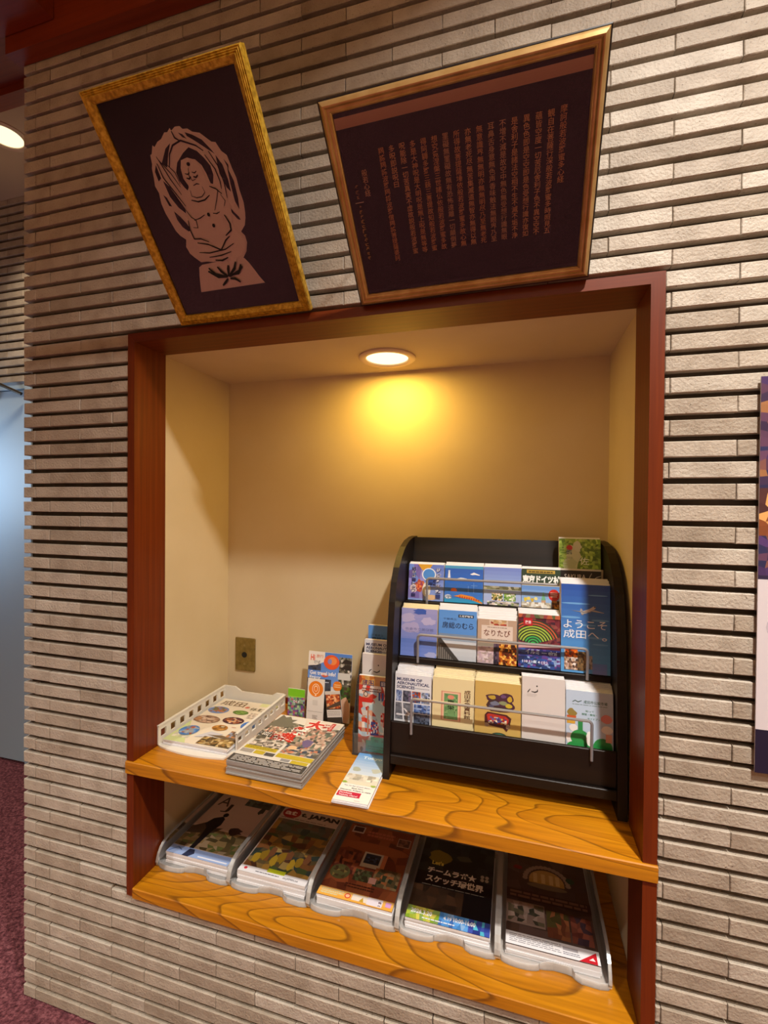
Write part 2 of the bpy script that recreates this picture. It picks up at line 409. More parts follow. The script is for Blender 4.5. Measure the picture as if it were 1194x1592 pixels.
# brick wall body around the alcove
wb = MB()
wb.box(XW + .28, .02, .42, 2.6, FZ, 30).box(XW + .28, -.36, 2.6, 12.2, FZ, 30)
wb.box(XOR - .02, 60, .42, 12.2, FZ, 30)
wb.box(.02, XOR - .02, .42, 12.2, -.04, 30)
wb.box(.02, XOR - .02, .42, 12.2, FZ, ZLB)
wall = struct(at0(wb, 'wall_front', M['mortar']))

# bricks: full length 5.42 laid in half bond, one course per unit
rng = random.Random(7)
BL, GAP = 5.483, .035
def brick_mesh(L, h, d, seed):
    r = random.Random(seed); e = .035; j = lambda a=.010: r.uniform(-a, a)
    x0, x1, z0, z1 = 0, L, -h, 0
    o = [(x0 + j(.012), z0 + j()), (x1 + j(.012), z0 + j()), (x1 + j(.012), z1 + j()), (x0 + j(.012), z1 + j())]
    sx = (1, -1, -1, 1); sz = (1, 1, -1, -1); y = j(.012)
    vs = [(a, d, b) for a, b in o] + [(a, e + y, b) for a, b in o] + [(a + sx[i] * e, y + j(.012), b + sz[i] * e) for i, (a, b) in enumerate(o)]
    fs = [(i, (i + 1) % 4, 4 + (i + 1) % 4, 4 + i) for i in range(4)] + [(4 + i, 4 + (i + 1) % 4, 8 + (i + 1) % 4, 8 + i) for i in range(4)] + [(8, 9, 10, 11)]
    return vs, fs
def pxarea(x, z, L):
    p = [Vector((a - 24.606, 24.614, b + 11.196)) for a, b in ((x, z), (x + L, z), (x + L, z - .7), (x, z - .7))]
    q = []
    for v in p:
        c = [sum(R[k][i] * v[i] for i in range(3)) for k in range(3)]
        if c[2] < 1: return 0
        q.append((597 + 716.8 * c[0] / c[2], 796 + 716.8 * c[1] / c[2]))
    q = [(min(max(a, 0), 1194), min(max(b, 0), 1592)) for a, b in q]
    return abs(sum(q[i][0] * q[(i + 1) % 4][1] - q[(i + 1) % 4][0] * q[i][1] for i in range(4))) / 2
bricks = []
XEND = 46
for zt in range(20, -47, -1):
    A = (zt % 2 == 0)          # joint rows
    js = [XW]
    if A: js.append(-8.22); x = 1.32 - BL
    else: x = -1.41 - BL
    while x < XEND: js.append(x); x += BL
    js.append(XEND)
    h = .73
    for a, b in zip(js, js[1:]):
        segs = [(a, b)]
        if -37 < zt <= 0:
            segs = []
            if a < -.03: segs.append((a, min(b, -.03)))
            if b > XOR + .03: segs.append((max(a, XOR + .03), b))
        for p, q in segs:
            if q - p > .12: bricks.append((p + GAP / 2 if p != XW else p, zt, q - p - GAP, -37.16 if zt == -37 and q > 0 and p < XOR else zt))
bricks = [(pxarea(x, z, L), x, z, L, zz) for x, z, L, zz in bricks]
bricks.sort(key=lambda t: -t[0])
bcache = {}
rest = MB()
for i, (ar, x, z, L, zz) in enumerate(bricks):
    h = .73 - (z - zz)
    d = 2.2 if x == XW else .44
    if i < 300:
        key = (round(L, 2), round(h, 2), d, rng.randrange(6))
        if key not in bcache:
            vs, fs = brick_mesh(L, h, d, hash(key) & 0xffff); bcache[key] = MB().add(vs, fs).mesh('brick')
        o = link('brick', bcache[key], M['brick'], wall, (x, rng.uniform(-.015, .015), zz + rng.uniform(-.012, .012)))
    else:
        vs, fs = brick_mesh(L, h, d, i); oy, oz = rng.uniform(-.015, .015), zz + rng.uniform(-.012, .012)
        rest.add([(a + x, b + oy, c + oz) for a, b, c in vs], fs)
o = at0(rest, 'brick_courses', M['brick'], wall); o['kind'] = 'stuff'

# far brick wall of the corridor with a metal door
fw = struct(at0(MB().box(-75, -20, 22.0, 23, 5.6, 30).box(-75, -60, 22, 23, FZ, 5.6).box(-38, -20, 22, 23, FZ, 5.6), 'wall_corridor', M['mortar']))
r2 = random.Random(3); restf = MB(); P13 = 1.14
k = 0; z = 30.0
while z > 5.7:
    x = -60 + (2.9 if k % 2 else 0)
    while x < -22:
        L = 5.9; vis = -48 < x + L and x < -38
        vs, fs = brick_mesh(L, .78, .4, k * 50 + int(x))
        if vis: link('brick', MB().add(vs, fs).mesh('brick'), M['brick'], fw, (x, 21.6, z))
        else: restf.add([(a + x, b + 21.6, c + z) for a, b, c in vs], fs)
        x += L + .07
    k += 1; z -= P13
o = at0(restf, 'brick_courses', M['brick'], fw); o['kind'] = 'stuff'
dr = struct(empty('door_1', (-49, 22, FZ)))
MB().box(-11, -9.8, -.25, .8, 0, 52.4).box(9.8, 11, -.25, .8, 0, 52.4).box(-9.8, 9.8, -.25, .8, 51.2, 52.4).build('door_frame', M['door'], dr, (0, 0, 0))
MB().box(-9.75, 4.2, .1, .7, .3, 51.1, bev=.05).box(4.45, 9.75, .1, .7, .3, 51.1, bev=.05).build('door_leaf', M['door'], dr, (0, 0, 0))
dc = MB().box(-1.5, 4.5, -1.6, .05, 49.6, 51.3, bev=.1).build('door_closer', M['closer'], dr, (0, 0, 0))
MB().tube([(3.5, -1.0, 51.6), (6.5, -1.9, 51.9), (9.6, -.5, 50.4)], .22).build('closer_arm', M['closer'], dc, (0, 0, 0))

# beams under the ceiling
bm = struct(at0(MB().box(-9.6, 60, -1.05, -.06, 19.75, 30), 'trim_1', M['darkbeam']))
bm = struct(at0(MB().box(-13, -5.2, -60, -1.1, 20.9, 30), 'trim_2', M['darkbeam']))
bm = struct(at0(MB().box(-60, -9.36, 8.6, 10.0, 28.6, 30).box(-60, -9.36, 2.8, 8.6, 29.3, 30), 'trim_3', M['darkbeam']))

# alcove lining
struct(at0(MB().box(-.1, XOR - .2, DB, DB + .4, -37.3, 0), 'wall_alcove_back', M['plaster']))
struct(at0(MB().box(-.35, -.05, DW, DB, -37.0, -.1).box(-.05, XIL, DW, DW + .01, -37, -.1), 'wall_alcove_left', M['plaster']))
struct(at0(MB().box(30.82, 31.15, DW, DB, -37.0, -.1).box(XIR, 30.82, DW, DW + .01, -37, -.1), 'wall_alcove_right', M['plaster']))
struct(at0(MB().box(-.05, 30.82, DW, DB, -.4, 0).box(XIL, XIR, DW, DW + .01, ZIN, -.4), 'ceiling_alcove', M['plaster']))
struct(at0(MB().box(-.04, 30.81, DB - .14, DB - .005, ZS + .005, ZS + .52, bev=.03), 'baseboard_back', M['redwood_x']))
# wooden surround: two jambs and a head
tr = struct(at0(MB().prism_y([(0, ZLB + .05), (XIL, ZLB + .05), (XIL, ZIN), (0, 0)], -.12, DW), 'trim_4', M['redwood']))
at0(MB().prism_y([(XIR, ZLB + .05), (XOR, ZLB + .05), (XOR, 0), (XIR, ZIN)], -.12, DW), 'jamb', M['redwood'], tr)
at0(MB().prism_y([(0, 0), (XIL, ZIN), (XIR, ZIN), (XOR, 0)], -.115, DW), 'head_board', M['redwood_x'], tr)

# shelf boards
sh = at0(MB().box(XIL + .01, XIR - .01, -.05, DW, ZSB, ZS).box(-.04, 30.81, DW + .015, DB - .01, ZSB, ZS)
         .prism_x([(-.24, ZSB), (-.05, ZSB), (-.05, ZS), (-.20, ZS), (-.24, ZS - .05)], -.02, XOR + .02), 'wooden_shelf', M['zelkova'])
tag(sh, 'upper orange wooden shelf board holding the brochure rack and magazine stacks', 'shelf')
sh2 = at0(MB().box(XIL + .01, XIR - .01, -.05, DW, ZLB, ZL).box(-.04, 30.81, DW + .015, DB - .01, ZLB, ZL)
          .prism_x([(-.20, ZLB), (-.05, ZLB), (-.05, ZL), (-.16, ZL), (-.20, ZL - .05)], XIL + .01, XIR - .01), 'wooden_shelf', M['zelkova'])
tag(sh2, 'lower orange wooden shelf board under the five clear magazine trays', 'shelf')

# ================================================================== LAMPS
def downlight(loc, r, label, glow, parent_power=None):
    t = empty('recessed_downlight', loc); tag(t, label, 'ceiling lamp')
    MB().lathe([(r * .74, .02), (r * .75, -.10), (r * .80, -.17), (r * .95, -.16), (r, -.08), (r, 0.0)], 40).build('trim_ring', M['ring'], t, (0, 0, 0), smooth=True)
    MB().lathe([(0.001, -.02), (r * .74, -.02)], 40).build('diffuser', glow, t, (0, 0, 0))
    return t
lamp = downlight((15.5, 7.55, -.41), 2.05, 'round white recessed downlight glowing in the ceiling of the wooden-framed alcove', M['glow'])
area('alcove_light', (15.5, 7.55, -.62), .12, 3.5, (1, .62, .11))
downlight((-30.9, 13.6, 29.99), 2.3, 'round glowing ceiling downlight in the corridor left of the brick wall', M['glow2'])

# ================================================================== PICTURES
def moulding(w, h, prof):      # prof: (inset from outer edge, y) ; front faces -y
    mb = MB(); n = len(prof)
    vs = []
    for (i, y) in prof: vs += [(i, y, i), (w - i, y, i), (w - i, y, h - i), (i, y, h - i)]
    fs = [(a * 4 + k, a * 4 + (k + 1) % 4, (a + 1) * 4 + (k + 1) % 4, (a + 1) * 4 + k) for a in range(n - 1) for k in range(4)]
    return mb.add(vs, fs)
LINE = '#2a1c16'
def papercut():
    w, h = 8.71 - 1.1, 10.91 - 1.05
    p = P(w, h, '#0e0b0a', 5)
    PC, BK = '#f6e4cc', '#0e0b0a'
    # coordinates measured on the picture plane
    def q(a, b): return ((a * 1.021 - .55) / w, (b * 1.021 - .52) / h)
    def poly(pts, c): p.poly([q(*t) for t in pts], c)
    def st(pts, wd, c=BK): p.stroke([q(*t) for t in pts], wd / h, c)
    # flame halo with jagged outline, seated figure, stone base
    out = [(4.14, 8.72), (3.9, 8.62), (3.85, 8.72), (3.66, 8.6), (3.5, 8.62), (3.2, 8.42), (2.96, 8.36), (2.7, 8.2), (2.62, 8.28), (2.4, 7.98), (2.3, 7.95), (2.2, 7.6), (2.1, 7.45),
           (1.99, 7.05), (1.88, 6.75), (1.95, 6.45), (1.84, 6.0), (1.86, 5.57), (1.95, 5.2), (2.05, 4.75), (2.2, 4.5), (2.46, 4.28), (2.3, 3.97), (2.36, 3.62), (2.54, 3.41), (2.84, 3.13),
           (5.45, 3.02), (5.75, 3.3), (5.94, 3.69), (5.95, 4.0), (5.8, 4.2), (6.12, 4.45), (6.28, 4.75), (6.36, 5.0), (6.44, 5.4), (6.42, 5.9), (6.45, 6.4), (6.38, 6.8), (6.32, 7.3), (6.1, 7.5), (5.95, 7.85), (5.75, 7.9),
           (5.3, 8.3), (4.95, 8.4), (4.75, 8.55), (4.5, 8.58), (4.4, 8.7)]
    poly(out, PC)
    poly([(2.84, 3.0), (2.6, 2.9), (2.42, 2.5), (2.2, 1.9), (2.12, 1.65), (6.25, 1.68), (6.05, 2.0), (5.87, 2.38), (5.68, 2.75), (5.5, 3.0), (5.2, 3.08)], PC)
    # openings cut through the halo
    for hole in ([(4.48, 7.9), (4.1, 7.75), (3.6, 7.45), (3.35, 7.1), (3.35, 6.75), (3.5, 6.45), (3.7, 6.2), (3.75, 6.5), (3.62, 6.8), (3.66, 7.15), (3.9, 7.42), (4.25, 7.5), (4.6, 7.42), (4.85, 7.15), (4.95, 6.8), (5.0, 6.4), (5.12, 6.35), (5.3, 6.7), (5.3, 7.05), (5.1, 7.4), (4.85, 7.7)],
                 [(2.75, 7.55), (2.95, 7.75), (3.25, 8.05), (3.6, 8.2), (3.3, 7.85), (3.1, 7.55), (2.95, 7.35)],
                 [(4.55, 8.45), (4.9, 8.3), (5.3, 8.05), (5.6, 7.65), (5.72, 7.45), (5.4, 7.7), (4.95, 8.05), (4.6, 8.3)],
                 [(4.2, 8.5), (4.4, 8.4), (4.55, 8.2), (4.35, 8.3)],
                 [(2.2, 7.3), (2.4, 7.55), (2.4, 7.0), (2.2, 6.9)],
                 [(2.45, 6.9), (2.7, 6.6), (2.9, 6.1), (3.1, 5.6), (3.05, 5.4), (2.75, 5.7), (2.5, 6.2)],
                 [(2.15, 6.35), (2.3, 6.2), (2.4, 5.8), (2.25, 5.85)],
                 [(2.4, 5.6), (2.65, 5.3), (2.85, 5.0), (3.0, 4.65), (2.8, 4.62), (2.55, 4.85), (2.4, 5.2)],
                 [(5.75, 7.4), (5.95, 7.0), (6.0, 6.4), (5.95, 5.9), (5.8, 6.1), (5.65, 6.7)],
                 [(6.15, 6.9), (6.28, 6.3), (6.22, 5.6), (6.1, 5.15), (6.0, 5.5), (6.05, 6.2)],
                 [(6.1, 7.2), (6.25, 6.95), (6.2, 6.75)],
                 [(5.6, 5.35), (5.75, 5.1), (5.95, 4.85), (6.0, 4.7), (5.85, 4.75), (5.65, 5.05)]):
        poly(hole, BK)
    # figure: head, body redrawn over the halo opening
    poly([(3.68, 7.2), (3.85, 7.5), (4.23, 7.55), (4.6, 7.4), (4.78, 7.0), (4.86, 6.5), (5.05, 6.3), (5.4, 6.1), (5.62, 5.75), (5.65, 5.2), (5.5, 4.6), (5.6, 4.2), (3.0, 4.2), (2.9, 4.7), (3.15, 5.3), (3.25, 5.8), (3.5, 6.2), (3.78, 6.45), (3.75, 6.8)], PC)
    poly([(2.46, 4.25), (2.3, 3.95), (2.4, 3.6), (2.8, 3.2), (3.6, 3.05), (5.2, 3.05), (5.7, 3.3), (5.9, 3.7), (5.85, 4.1), (5.5, 4.3), (4.2, 4.0), (3.0, 4.35)], PC)
    st([(3.2, 6.2), (2.9, 6.9), (2.75, 7.4), (2.6, 7.85)], .03); st([(3.3, 6.5), (3.05, 7.1), (2.75, 7.55), (2.6, 7.8)], .025)
    st([(3.1, 7.35), (3.35, 7.8), (3.7, 8.1), (4.2, 8.2), (4.9, 7.9), (5.2, 7.65)], .04); st([(3.9, 8.6), (3.95, 8.35), (4.15, 8.2)], .04)
    st([(5.2, 7.5), (5.5, 6.9), (5.55, 6.4), (5.5, 6.1)], .03); st([(5.45, 7.6), (5.7, 7.0), (5.75, 6.3), (5.65, 5.7)], .03)
    st([(2.9, 7.6), (3.3, 7.1), (3.35, 6.6)], .02); st([(2.5, 7.6), (2.55, 7.0), (2.9, 6.3), (3.2, 5.7)], .03)
    p.ell(*q(4.18, 7.3), .013, .008, BK)
    for x in (3.95, 4.35): st([(x - .13, 6.98), (x, 6.92), (x + .13, 6.98)], .025); st([(x - .13, 6.8), (x, 6.74), (x + .13, 6.82)], .04)
    st([(4.05, 6.45), (4.25, 6.5), (4.4, 6.46)], .025); st([(4.1, 7.15), (4.0, 6.85), (4.1, 6.65), (4.3, 6.68)], .02)
    st([(3.78, 6.3), (3.75, 6.05), (4.0, 5.95), (4.3, 5.95), (4.55, 6.1), (4.5, 6.35)], .02); st([(3.65, 5.9), (4.0, 5.78), (4.4, 5.8), (4.75, 5.95)], .035)
    st([(4.9, 6.3), (5.2, 6.15), (5.45, 5.9)], .03); st([(5.3, 6.1), (5.05, 5.7), (4.75, 5.3)], .02); st([(5.35, 5.9), (5.5, 5.6), (5.35, 5.4)], .02)
    st([(3.1, 5.6), (3.3, 5.2), (3.5, 5.05), (3.45, 4.7), (3.2, 4.75)], .025); st([(3.4, 5.05), (3.8, 5.1), (4.1, 5.2)], .025); st([(4.6, 5.2), (4.8, 5.15), (5.0, 5.2)], .025)
    p.ell(*q(4.33, 5.18), .011, .009, BK); p.ell(*q(4.4, 4.68), .011, .009, BK)
    st([(3.05, 5.1), (2.95, 4.7), (3.0, 4.25), (3.4, 4.2), (3.8, 4.0)], .035); st([(5.2, 5.05), (5.35, 4.65), (5.3, 4.35), (4.9, 4.15)], .045)
    st([(3.1, 4.05), (3.7, 3.9), (4.35, 3.55), (4.8, 3.95), (5.1, 4.1)], .04); st([(3.0, 3.6), (3.6, 3.5), (4.6, 3.55), (5.2, 3.75)], .03); st([(3.5, 3.3), (4.2, 3.3), (4.9, 3.4)], .03); st([(3.8, 3.12), (4.2, 3.06), (4.6, 3.16)], .045)
    for pts in ([(4.15, 2.25), (3.6, 2.3), (3.1, 2.65)], [(4.15, 2.25), (3.5, 2.45), (3.2, 2.8)], [(4.2, 2.25), (3.9, 2.55), (3.75, 2.8)], [(4.25, 2.25), (4.35, 2.6), (4.45, 2.8)], [(4.25, 2.25), (4.75, 2.6), (4.95, 2.9)], [(4.3, 2.25), (5.0, 2.45), (5.2, 2.75)], [(4.25, 2.3), (4.9, 2.35), (5.25, 2.65)], [(4.15, 2.15), (3.95, 2.0), (3.7, 1.85)], [(4.3, 2.15), (4.6, 2.1), (4.85, 1.9)]):
        st(pts, .07)
    return p
TILT_L, TILT_R = .70, .75
t = empty('framed_picture', (4.51, -.5, -.07), (TILT_L, 0, 0))
tag(t, 'gold-framed beige paper cut of seated figure in flame halo, tilted above alcove', 'picture')
gp = [(.0, .42), (.0, .05), (.05, -.06), (.09, -.02), (.13, -.10), (.17, -.06), (.21, -.13), (.25, -.09), (.29, -.15), (.36, -.12), (.52, -.02), (.55, .06), (.55, .2)]
moulding(8.71, 10.91, gp).build('frame', M['gold'], t, (0, 0, 0))
papercut().build('paper_cut', M['printm'], t, (.55, .17, .52))
MB().box(.5, 8.21, .12, .135, .5, 10.41).build('glass_pane', M['glass'], t, (0, 0, 0))
MB().box(.1, 8.61, .21, .40, .1, 10.81).build('backing_board', M['board'], t, (0, 0, 0))
MB().tube([(1.0, .42, 8.6), (4.35, 4.6, 9.6 * math.cos(.1)), (7.7, .42, 8.6)], .035, 5).build('hanging_wire', M['wire'], t, (0, 0, 0))

SUTRA = ['摩訶般若波羅蜜多心経', '観自在菩薩行深般若波羅蜜多時照見五', '蘊皆空度一切苦厄舎利子色不異空空不', '異色色即是空空即是色受想行識亦復如', '是舎利子是諸法空相不生不滅不垢不浄',
         '不増不減是故空中無色無受想行識無眼', '耳鼻舌身意無色声香味触法無眼界乃至', '無意識界無無明亦無無明尽乃至無老死', '亦無老死尽無苦集滅道無智亦無得以無', '所得故菩提薩埵依般若波羅蜜多故心無',
         '罣礙無罣礙故無有恐怖遠離一切顛倒夢', '想究竟涅槃三世諸仏依般若波羅蜜多故', '得阿耨多羅三藐三菩提故知般若波羅蜜', '多是大神呪是大明呪是無上呪是無等等', '呪能除一切苦真実不虚故説般若波羅蜜', '多呪即説呪曰', '羯諦羯諦波羅羯諦波羅僧羯諦菩提薩婆訶', '般若心経']
w, h = 11.58 - 1.1, 8.62 - 1.45
p = P(w, h, '#0b0705', 3)
p.grad(0, .945, 1, 1, '#c49a76', '#d0a880', 4)
x = 9.98
for i, s in enumerate(SUTRA):
    n = len(s); top = 6.52 - (.05 if i else 0); ch = (6.4 - 1.9) / 17.3
    xx = (x - .27 - .5) * 1.018 / w; hh = ch * n * .98 / h * 1.02
    if i == 16: hh = (6.42 - 1.9) / h * 1.02
    y1 = (top - .72) * 1.02 / h - (.09 if i == 17 else 0)
    cc = random.Random(i).choice(['#e0aa60', '#d89c54', '#d0a468'])
    p.text(s, xx, y1 - hh, .27 / w, hh, cc, 0.004, vert=True)
    x -= .468 + (.45 if i == 16 else 0)
sg = random.Random(9)
for kk in range(16):
    yy = (5.3 - kk * .2 - .72) / h
    if kk == 3: p.rect(.025, yy, .065, yy + .004, '#c8b48a'); continue
    for _ in range(3):
        a, b = sg.uniform(-.009, .009), sg.uniform(-.009, .009)
        p.stroke([(.044 + a, yy + b), (.044 + b * .8, yy - a + .006), (.044 - a, yy + .012)], .0022, '#8f6a3c')
t = empty('framed_picture', (16.24, -.5, -.2), (TILT_R, -.01, 0))
tag(t, 'bronze-framed black panel of columns of gold handwritten characters, hung tilted above alcove', 'picture')
prof = [(.0, .45), (.0, .1), (.04, .06), (.10, .06)]
moulding(11.58, 8.62, prof).build('frame_edge', M['blackfr'], t, (0, 0, 0))
prof = [(.06, .08), (.07, .04), (.16, -.05), (.24, -.125), (.29, -.12), (.34, -.06), (.36, -.02), (.40, -.03), (.44, -.01), (.47, .04), (.50, .03), (.53, .06), (.56, .10), (.56, .2)]
moulding(11.58, 8.62, prof).build('frame', M['bronze'], t, (0, 0, 0), smooth=True)
p.build('calligraphy_sheet', M['printm'], t, (.55, .17, .72))
MB().box(.5, 11.08, .12, .135, .5, 8.12).build('glass_pane', M['glass'], t, (0, 0, 0))
MB().box(.1, 11.48, .21, .43, .1, 8.52).build('backing_board', M['board'], t, (0, 0, 0))
MB().tube([(1.5, .45, 6.8), (5.8, 4.5, 7.4), (10.1, .45, 6.8)], .035, 5).build('hanging_wire', M['wire'], t, (0, 0, 0))

# ================================================================== ALCOVE FITTINGS
t = empty('socket_plate', (1.79, DB, -24.27)); tag(t, 'small brass wall socket plate with a dark round hole on the cream alcove wall', 'socket')
MB().box(-.98, .98, -.16, -.005, -1.45, 1.45, bev=.05).build('plate', M['brass'], t, (0, 0, 0))
def ydisc(r, y0, y1, n=16): return MB().prism_y([(r * math.cos(2 * math.pi * k / n), r * math.sin(2 * math.pi * k / n)) for k in range(n)], y0, y1)
ydisc(.25, -.20, -.15).build('socket_hole', M['dark'], t, (-.05, 0, -.02))
for z in (.82, -.82): ydisc(.10, -.19, -.15, 10).build('screw', M['screw'], t, (-.03, 0, z))

# ================================================================== BROCHURE RACK
rk = empty('brochure_rack', (23.65, 6, ZS))
tag(rk, 'black wood-grain tabletop brochure rack with three tiers and silver rods on upper shelf', 'brochure rack')
ro = (-23.65, -6, -ZS)
prof = [(2.8, ZS), (2.98, -25.5), (3.2, -22.8), (3.45, -20.5), (3.65, -18.8), (3.95, -17.3), (4.4, -16.1), (5.0, -15.2), (5.8, -14.5), (6.8, -13.95), (8.0, -13.6), (9.4, -13.44), (10.7, -13.42), (10.7, ZS)]
for a, b in ((16.77, 17.18), (30.06, 30.55)): MB().prism_x(prof, a, b).build('side_panel', M['blackv'], rk, ro)
MB().box(17.18, 30.06, 10.2, 10.55, -27.5, -13.62).build('back_panel', M['black'], rk, ro)
MB().prism_x([(8.6, -17.72), (8.8, -17.72), (9.9, -13.5), (9.7, -13.45)], 17.18, 30.06).build('sloped_back', M['black'], rk, ro)
MB().box(17.18, 30.06, 3.2, 3.42, -26.62, -24.62, bev=.03).build('front_panel', M['black'], rk, ro)
MB().box(17.18, 30.06, 2.98, 5.4, -27.2, -26.63, bev=.04).build('tier_shelf', M['black'], rk, ro)
MB().box(17.18, 30.06, 4.86, 7.2, -21.4, -21.05, bev=.04).build('tier_shelf', M['black'], rk, ro)
MB().box(17.18, 30.06, 6.62, 8.8, -18.0, -17.72, bev=.03).build('tier_shelf', M['black'], rk, ro)
MB().box(17.18, 30.06, 5.45, 5.6, -27.0, -21.5).build('tier_back', M['black'], rk, ro)
MB().prism_x([(6.75, -21.0), (6.9, -21.0), (7.2, -18.05), (7.05, -18.05)], 17.18, 30.06).build('tier_back', M['black'], rk, ro)
def rail(x0, x1, y, zf, zt):
    c = .22; pts = [(x0, y, zf)]
    for k in range(6): a = math.pi / 2 * k / 5; pts.append((x0 + c - c * math.cos(a), y, zt - c + c * math.sin(a)))
    for k in range(6): a = math.pi / 2 * k / 5; pts.append((x1 - c + c * math.sin(a), y, zt - c + c * math.cos(a)))
    pts.append((x1, y, zf))
    MB().tube(pts, .085, 8).build('silver_rod', M['steel'], rk, ro, smooth=True)
rail(18.5, 28.76, 3.08, -25.2, -23.0)
rail(18.52, 28.72, 4.78, -21.3, -19.48)
rail(18.75, 28.6, 6.55, -17.9, -16.05)

# ------------------------------------------------------------------ leaflets
def sheet(name, w, h, t, m, loc, tilt=0, yaw=0, roll=0):
    """paper slab: front face on local y=0, rises along local z"""
    return MB().box(0, w, 0, t, 0, h).build(name, m, None, loc, (math.radians(-tilt), math.radians(roll), math.radians(yaw)))

ORD = ['first', 'second', 'third', 'fourth', 'fifth', 'sixth', 'seventh', 'eighth', 'ninth', 'tenth', 'eleventh', 'twelfth']
def pile(pr, n, loc, tilt, label, short, group, m='paper', t=.15, dy=.17, dz=.06, jit=.05, seed=1, cat='leaflet', mp='print'):
    """a front leaflet with its printed cover and n copies standing behind it"""
    r = random.Random(seed)
    w, h = pr.w, pr.h
    o = sheet('leaflet', w, h, t, M[m], loc, tilt); tag(o, label, cat, group if n else None)
    pr.build('printed_cover', M[mp], o, (0, -.003, 0))
    for i in range(1, n + 1):
        c = bpy.data.objects.new('leaflet', o.data); col.objects.link(c)
        c.location = W(loc[0] + r.uniform(-jit, jit), loc[1] + i * dy, loc[2] + i * dz)
        c.rotation_euler = o.rotation_euler
        tag(c, ORD[i] + ' from front in pile of ' + short + ', top edge showing', cat, group)
    return o

IND = '#24305e'
def museum():
    p = P(2.34, 4.75, '#d9dadf', 11)
    p.text('MUSEUM OF', .05, .895, .70, .048, IND, .034); p.text('AERONAUTICAL', .05, .835, .90, .048, IND, .034); p.text('SCIENCES', .05, .775, .50, .048, IND, .034)
    p.greek(.56, .782, .95, .805, 1, '#8a90a0')
    sky, gr, dk = ['#6d84b4', '#8ea0c4', '#4c5f8e', '#b4bed4'], ['#5a5f6c', '#767c88', '#3d4350', '#8d929c'], ['#2c3040', '#444a5c', '#5b6070']
    xs = [.03, .22, .47, .73, .98]
    for i, pal in enumerate((sky, dk + ['#7a6a8a'], ['#8a3a2c', '#5a7ab0', '#c05a30', '#39486c'], gr + sky)): p.mosaic(xs[i] + .012, .575, xs[i + 1] - .012, .745, pal, 6, 7)
    p.mosaic(.03, .30, .52, .555, ['#6a6e78', '#787c86', '#5e626c'], 7, 8); p.rect(.06, .36, .42, .385, '#d8d8dc'); p.poly([(.25, .47), (.3, .47), (.46, .39), (.40, .38)], '#d8d8dc')
    p.mosaic(.545, .42, .98, .555, ['#3d5f9e', '#5878b4', '#2c3f6e', '#8aa0c8'], 8, 5); p.mosaic(.545, .24, .98, .41, ['#40485c', '#5c6478', '#2a2e3c'], 8, 6)
    p.poly([(.20, .575), (.235, .575), (.30, .2), (.265, .2)], '#d9dadf'); p.mosaic(.03, .0, .98, .22, gr, 9, 6)
    return p
def beige():
    p = P(2.5, 4.8, '#dfcf9f', 12)
    p.rect(.22, .02, .70, .69, '#c9826a'); p.rect(.245, .03, .675, .675, '#e6b89a'); p.rect(.29, .05, .63, .64, '#6f9a62'); p.ell(.46, .56, .085, .05, '#d98a70')
    p.mosaic(.31, .06, .61, .62, ['#6f9a62', '#5f8c58', '#86aa70'], 9, 14, lambda x, y: abs(x - .46) > .07)
    p.text('東', .37, .40, .18, .10, '#1d2a1c', .02); p.text('栄', .37, .27, .18, .10, '#1d2a1c', .02)
    p.text('成田羊羹資料館'[:7], .78, .10, .16, .66, '#4e2a22', .006, vert=True)
    return p
def gold():
    p = P(2.68, 4.85, '#c9a75c', 13)
    for cx, cy, rx, ry, c in ((.42, .72, .19, .07, '#4c2a3c'), (.68, .73, .17, .085, '#4c2a3c'), (.42, .58, .17, .11, '#45302e'), (.68, .60, .19, .10, '#4c2a3c'), (.55, .52, .28, .05, '#3c3032')): p.blob(cx, cy, rx, ry, c, 16, .12)
    for cx, cy, rx, ry, c in ((.38, .73, .09, .035, '#b89a38'), (.62, .76, .06, .03, '#6a4a72'), (.76, .72, .06, .05, '#c0a030'), (.44, .62, .10, .04, '#74788c'), (.62, .64, .10, .035, '#8a9068'), (.74, .6, .07, .04, '#c8b036'), (.36, .56, .06, .03, '#50506a')): p.blob(cx, cy, rx, ry, c, 12, .2)
    p.poly([(.22, .40), (.28, .46), (.7, .44), (.8, .38), (.76, .22), (.70, .14), (.62, .20), (.3, .22), (.22, .26)], '#4c2424')
    p.poly([(.26, .40), (.30, .43), (.68, .41), (.75, .36), (.72, .27), (.3, .27)], '#b5342a')
    p.mosaic(.30, .26, .70, .38, ['#c0392c', '#3a5ca8', '#d0b040', '#b5342a', '#e0d0b0', '#5a3a6a'], 10, 5)
    for x in (.27, .73): p.blob(x, .23, .05, .04, '#a89078', 10)
    p.ell(.54, .05, .17, .06, '#2f3a34', 16); p.ell(.54, .06, .11, .035, '#3f6a5a', 16)
    return p
def whitel():
    p = P(2.4, 5.4, '#d5cdc8', 14)
    p.stroke([(.13, .83), (.15, .845), (.19, .87)], .006, '#2c2a2a'); p.stroke([(.22, .845), (.30, .838), (.36, .85), (.365, .87)], .007, '#2c2a2a'); p.ell(.35, .905, .018, .009, '#2c2a2a', 10)
    p.greek(.12, .785, .35, .82, 3, '#aaa29e', .25)
    return p
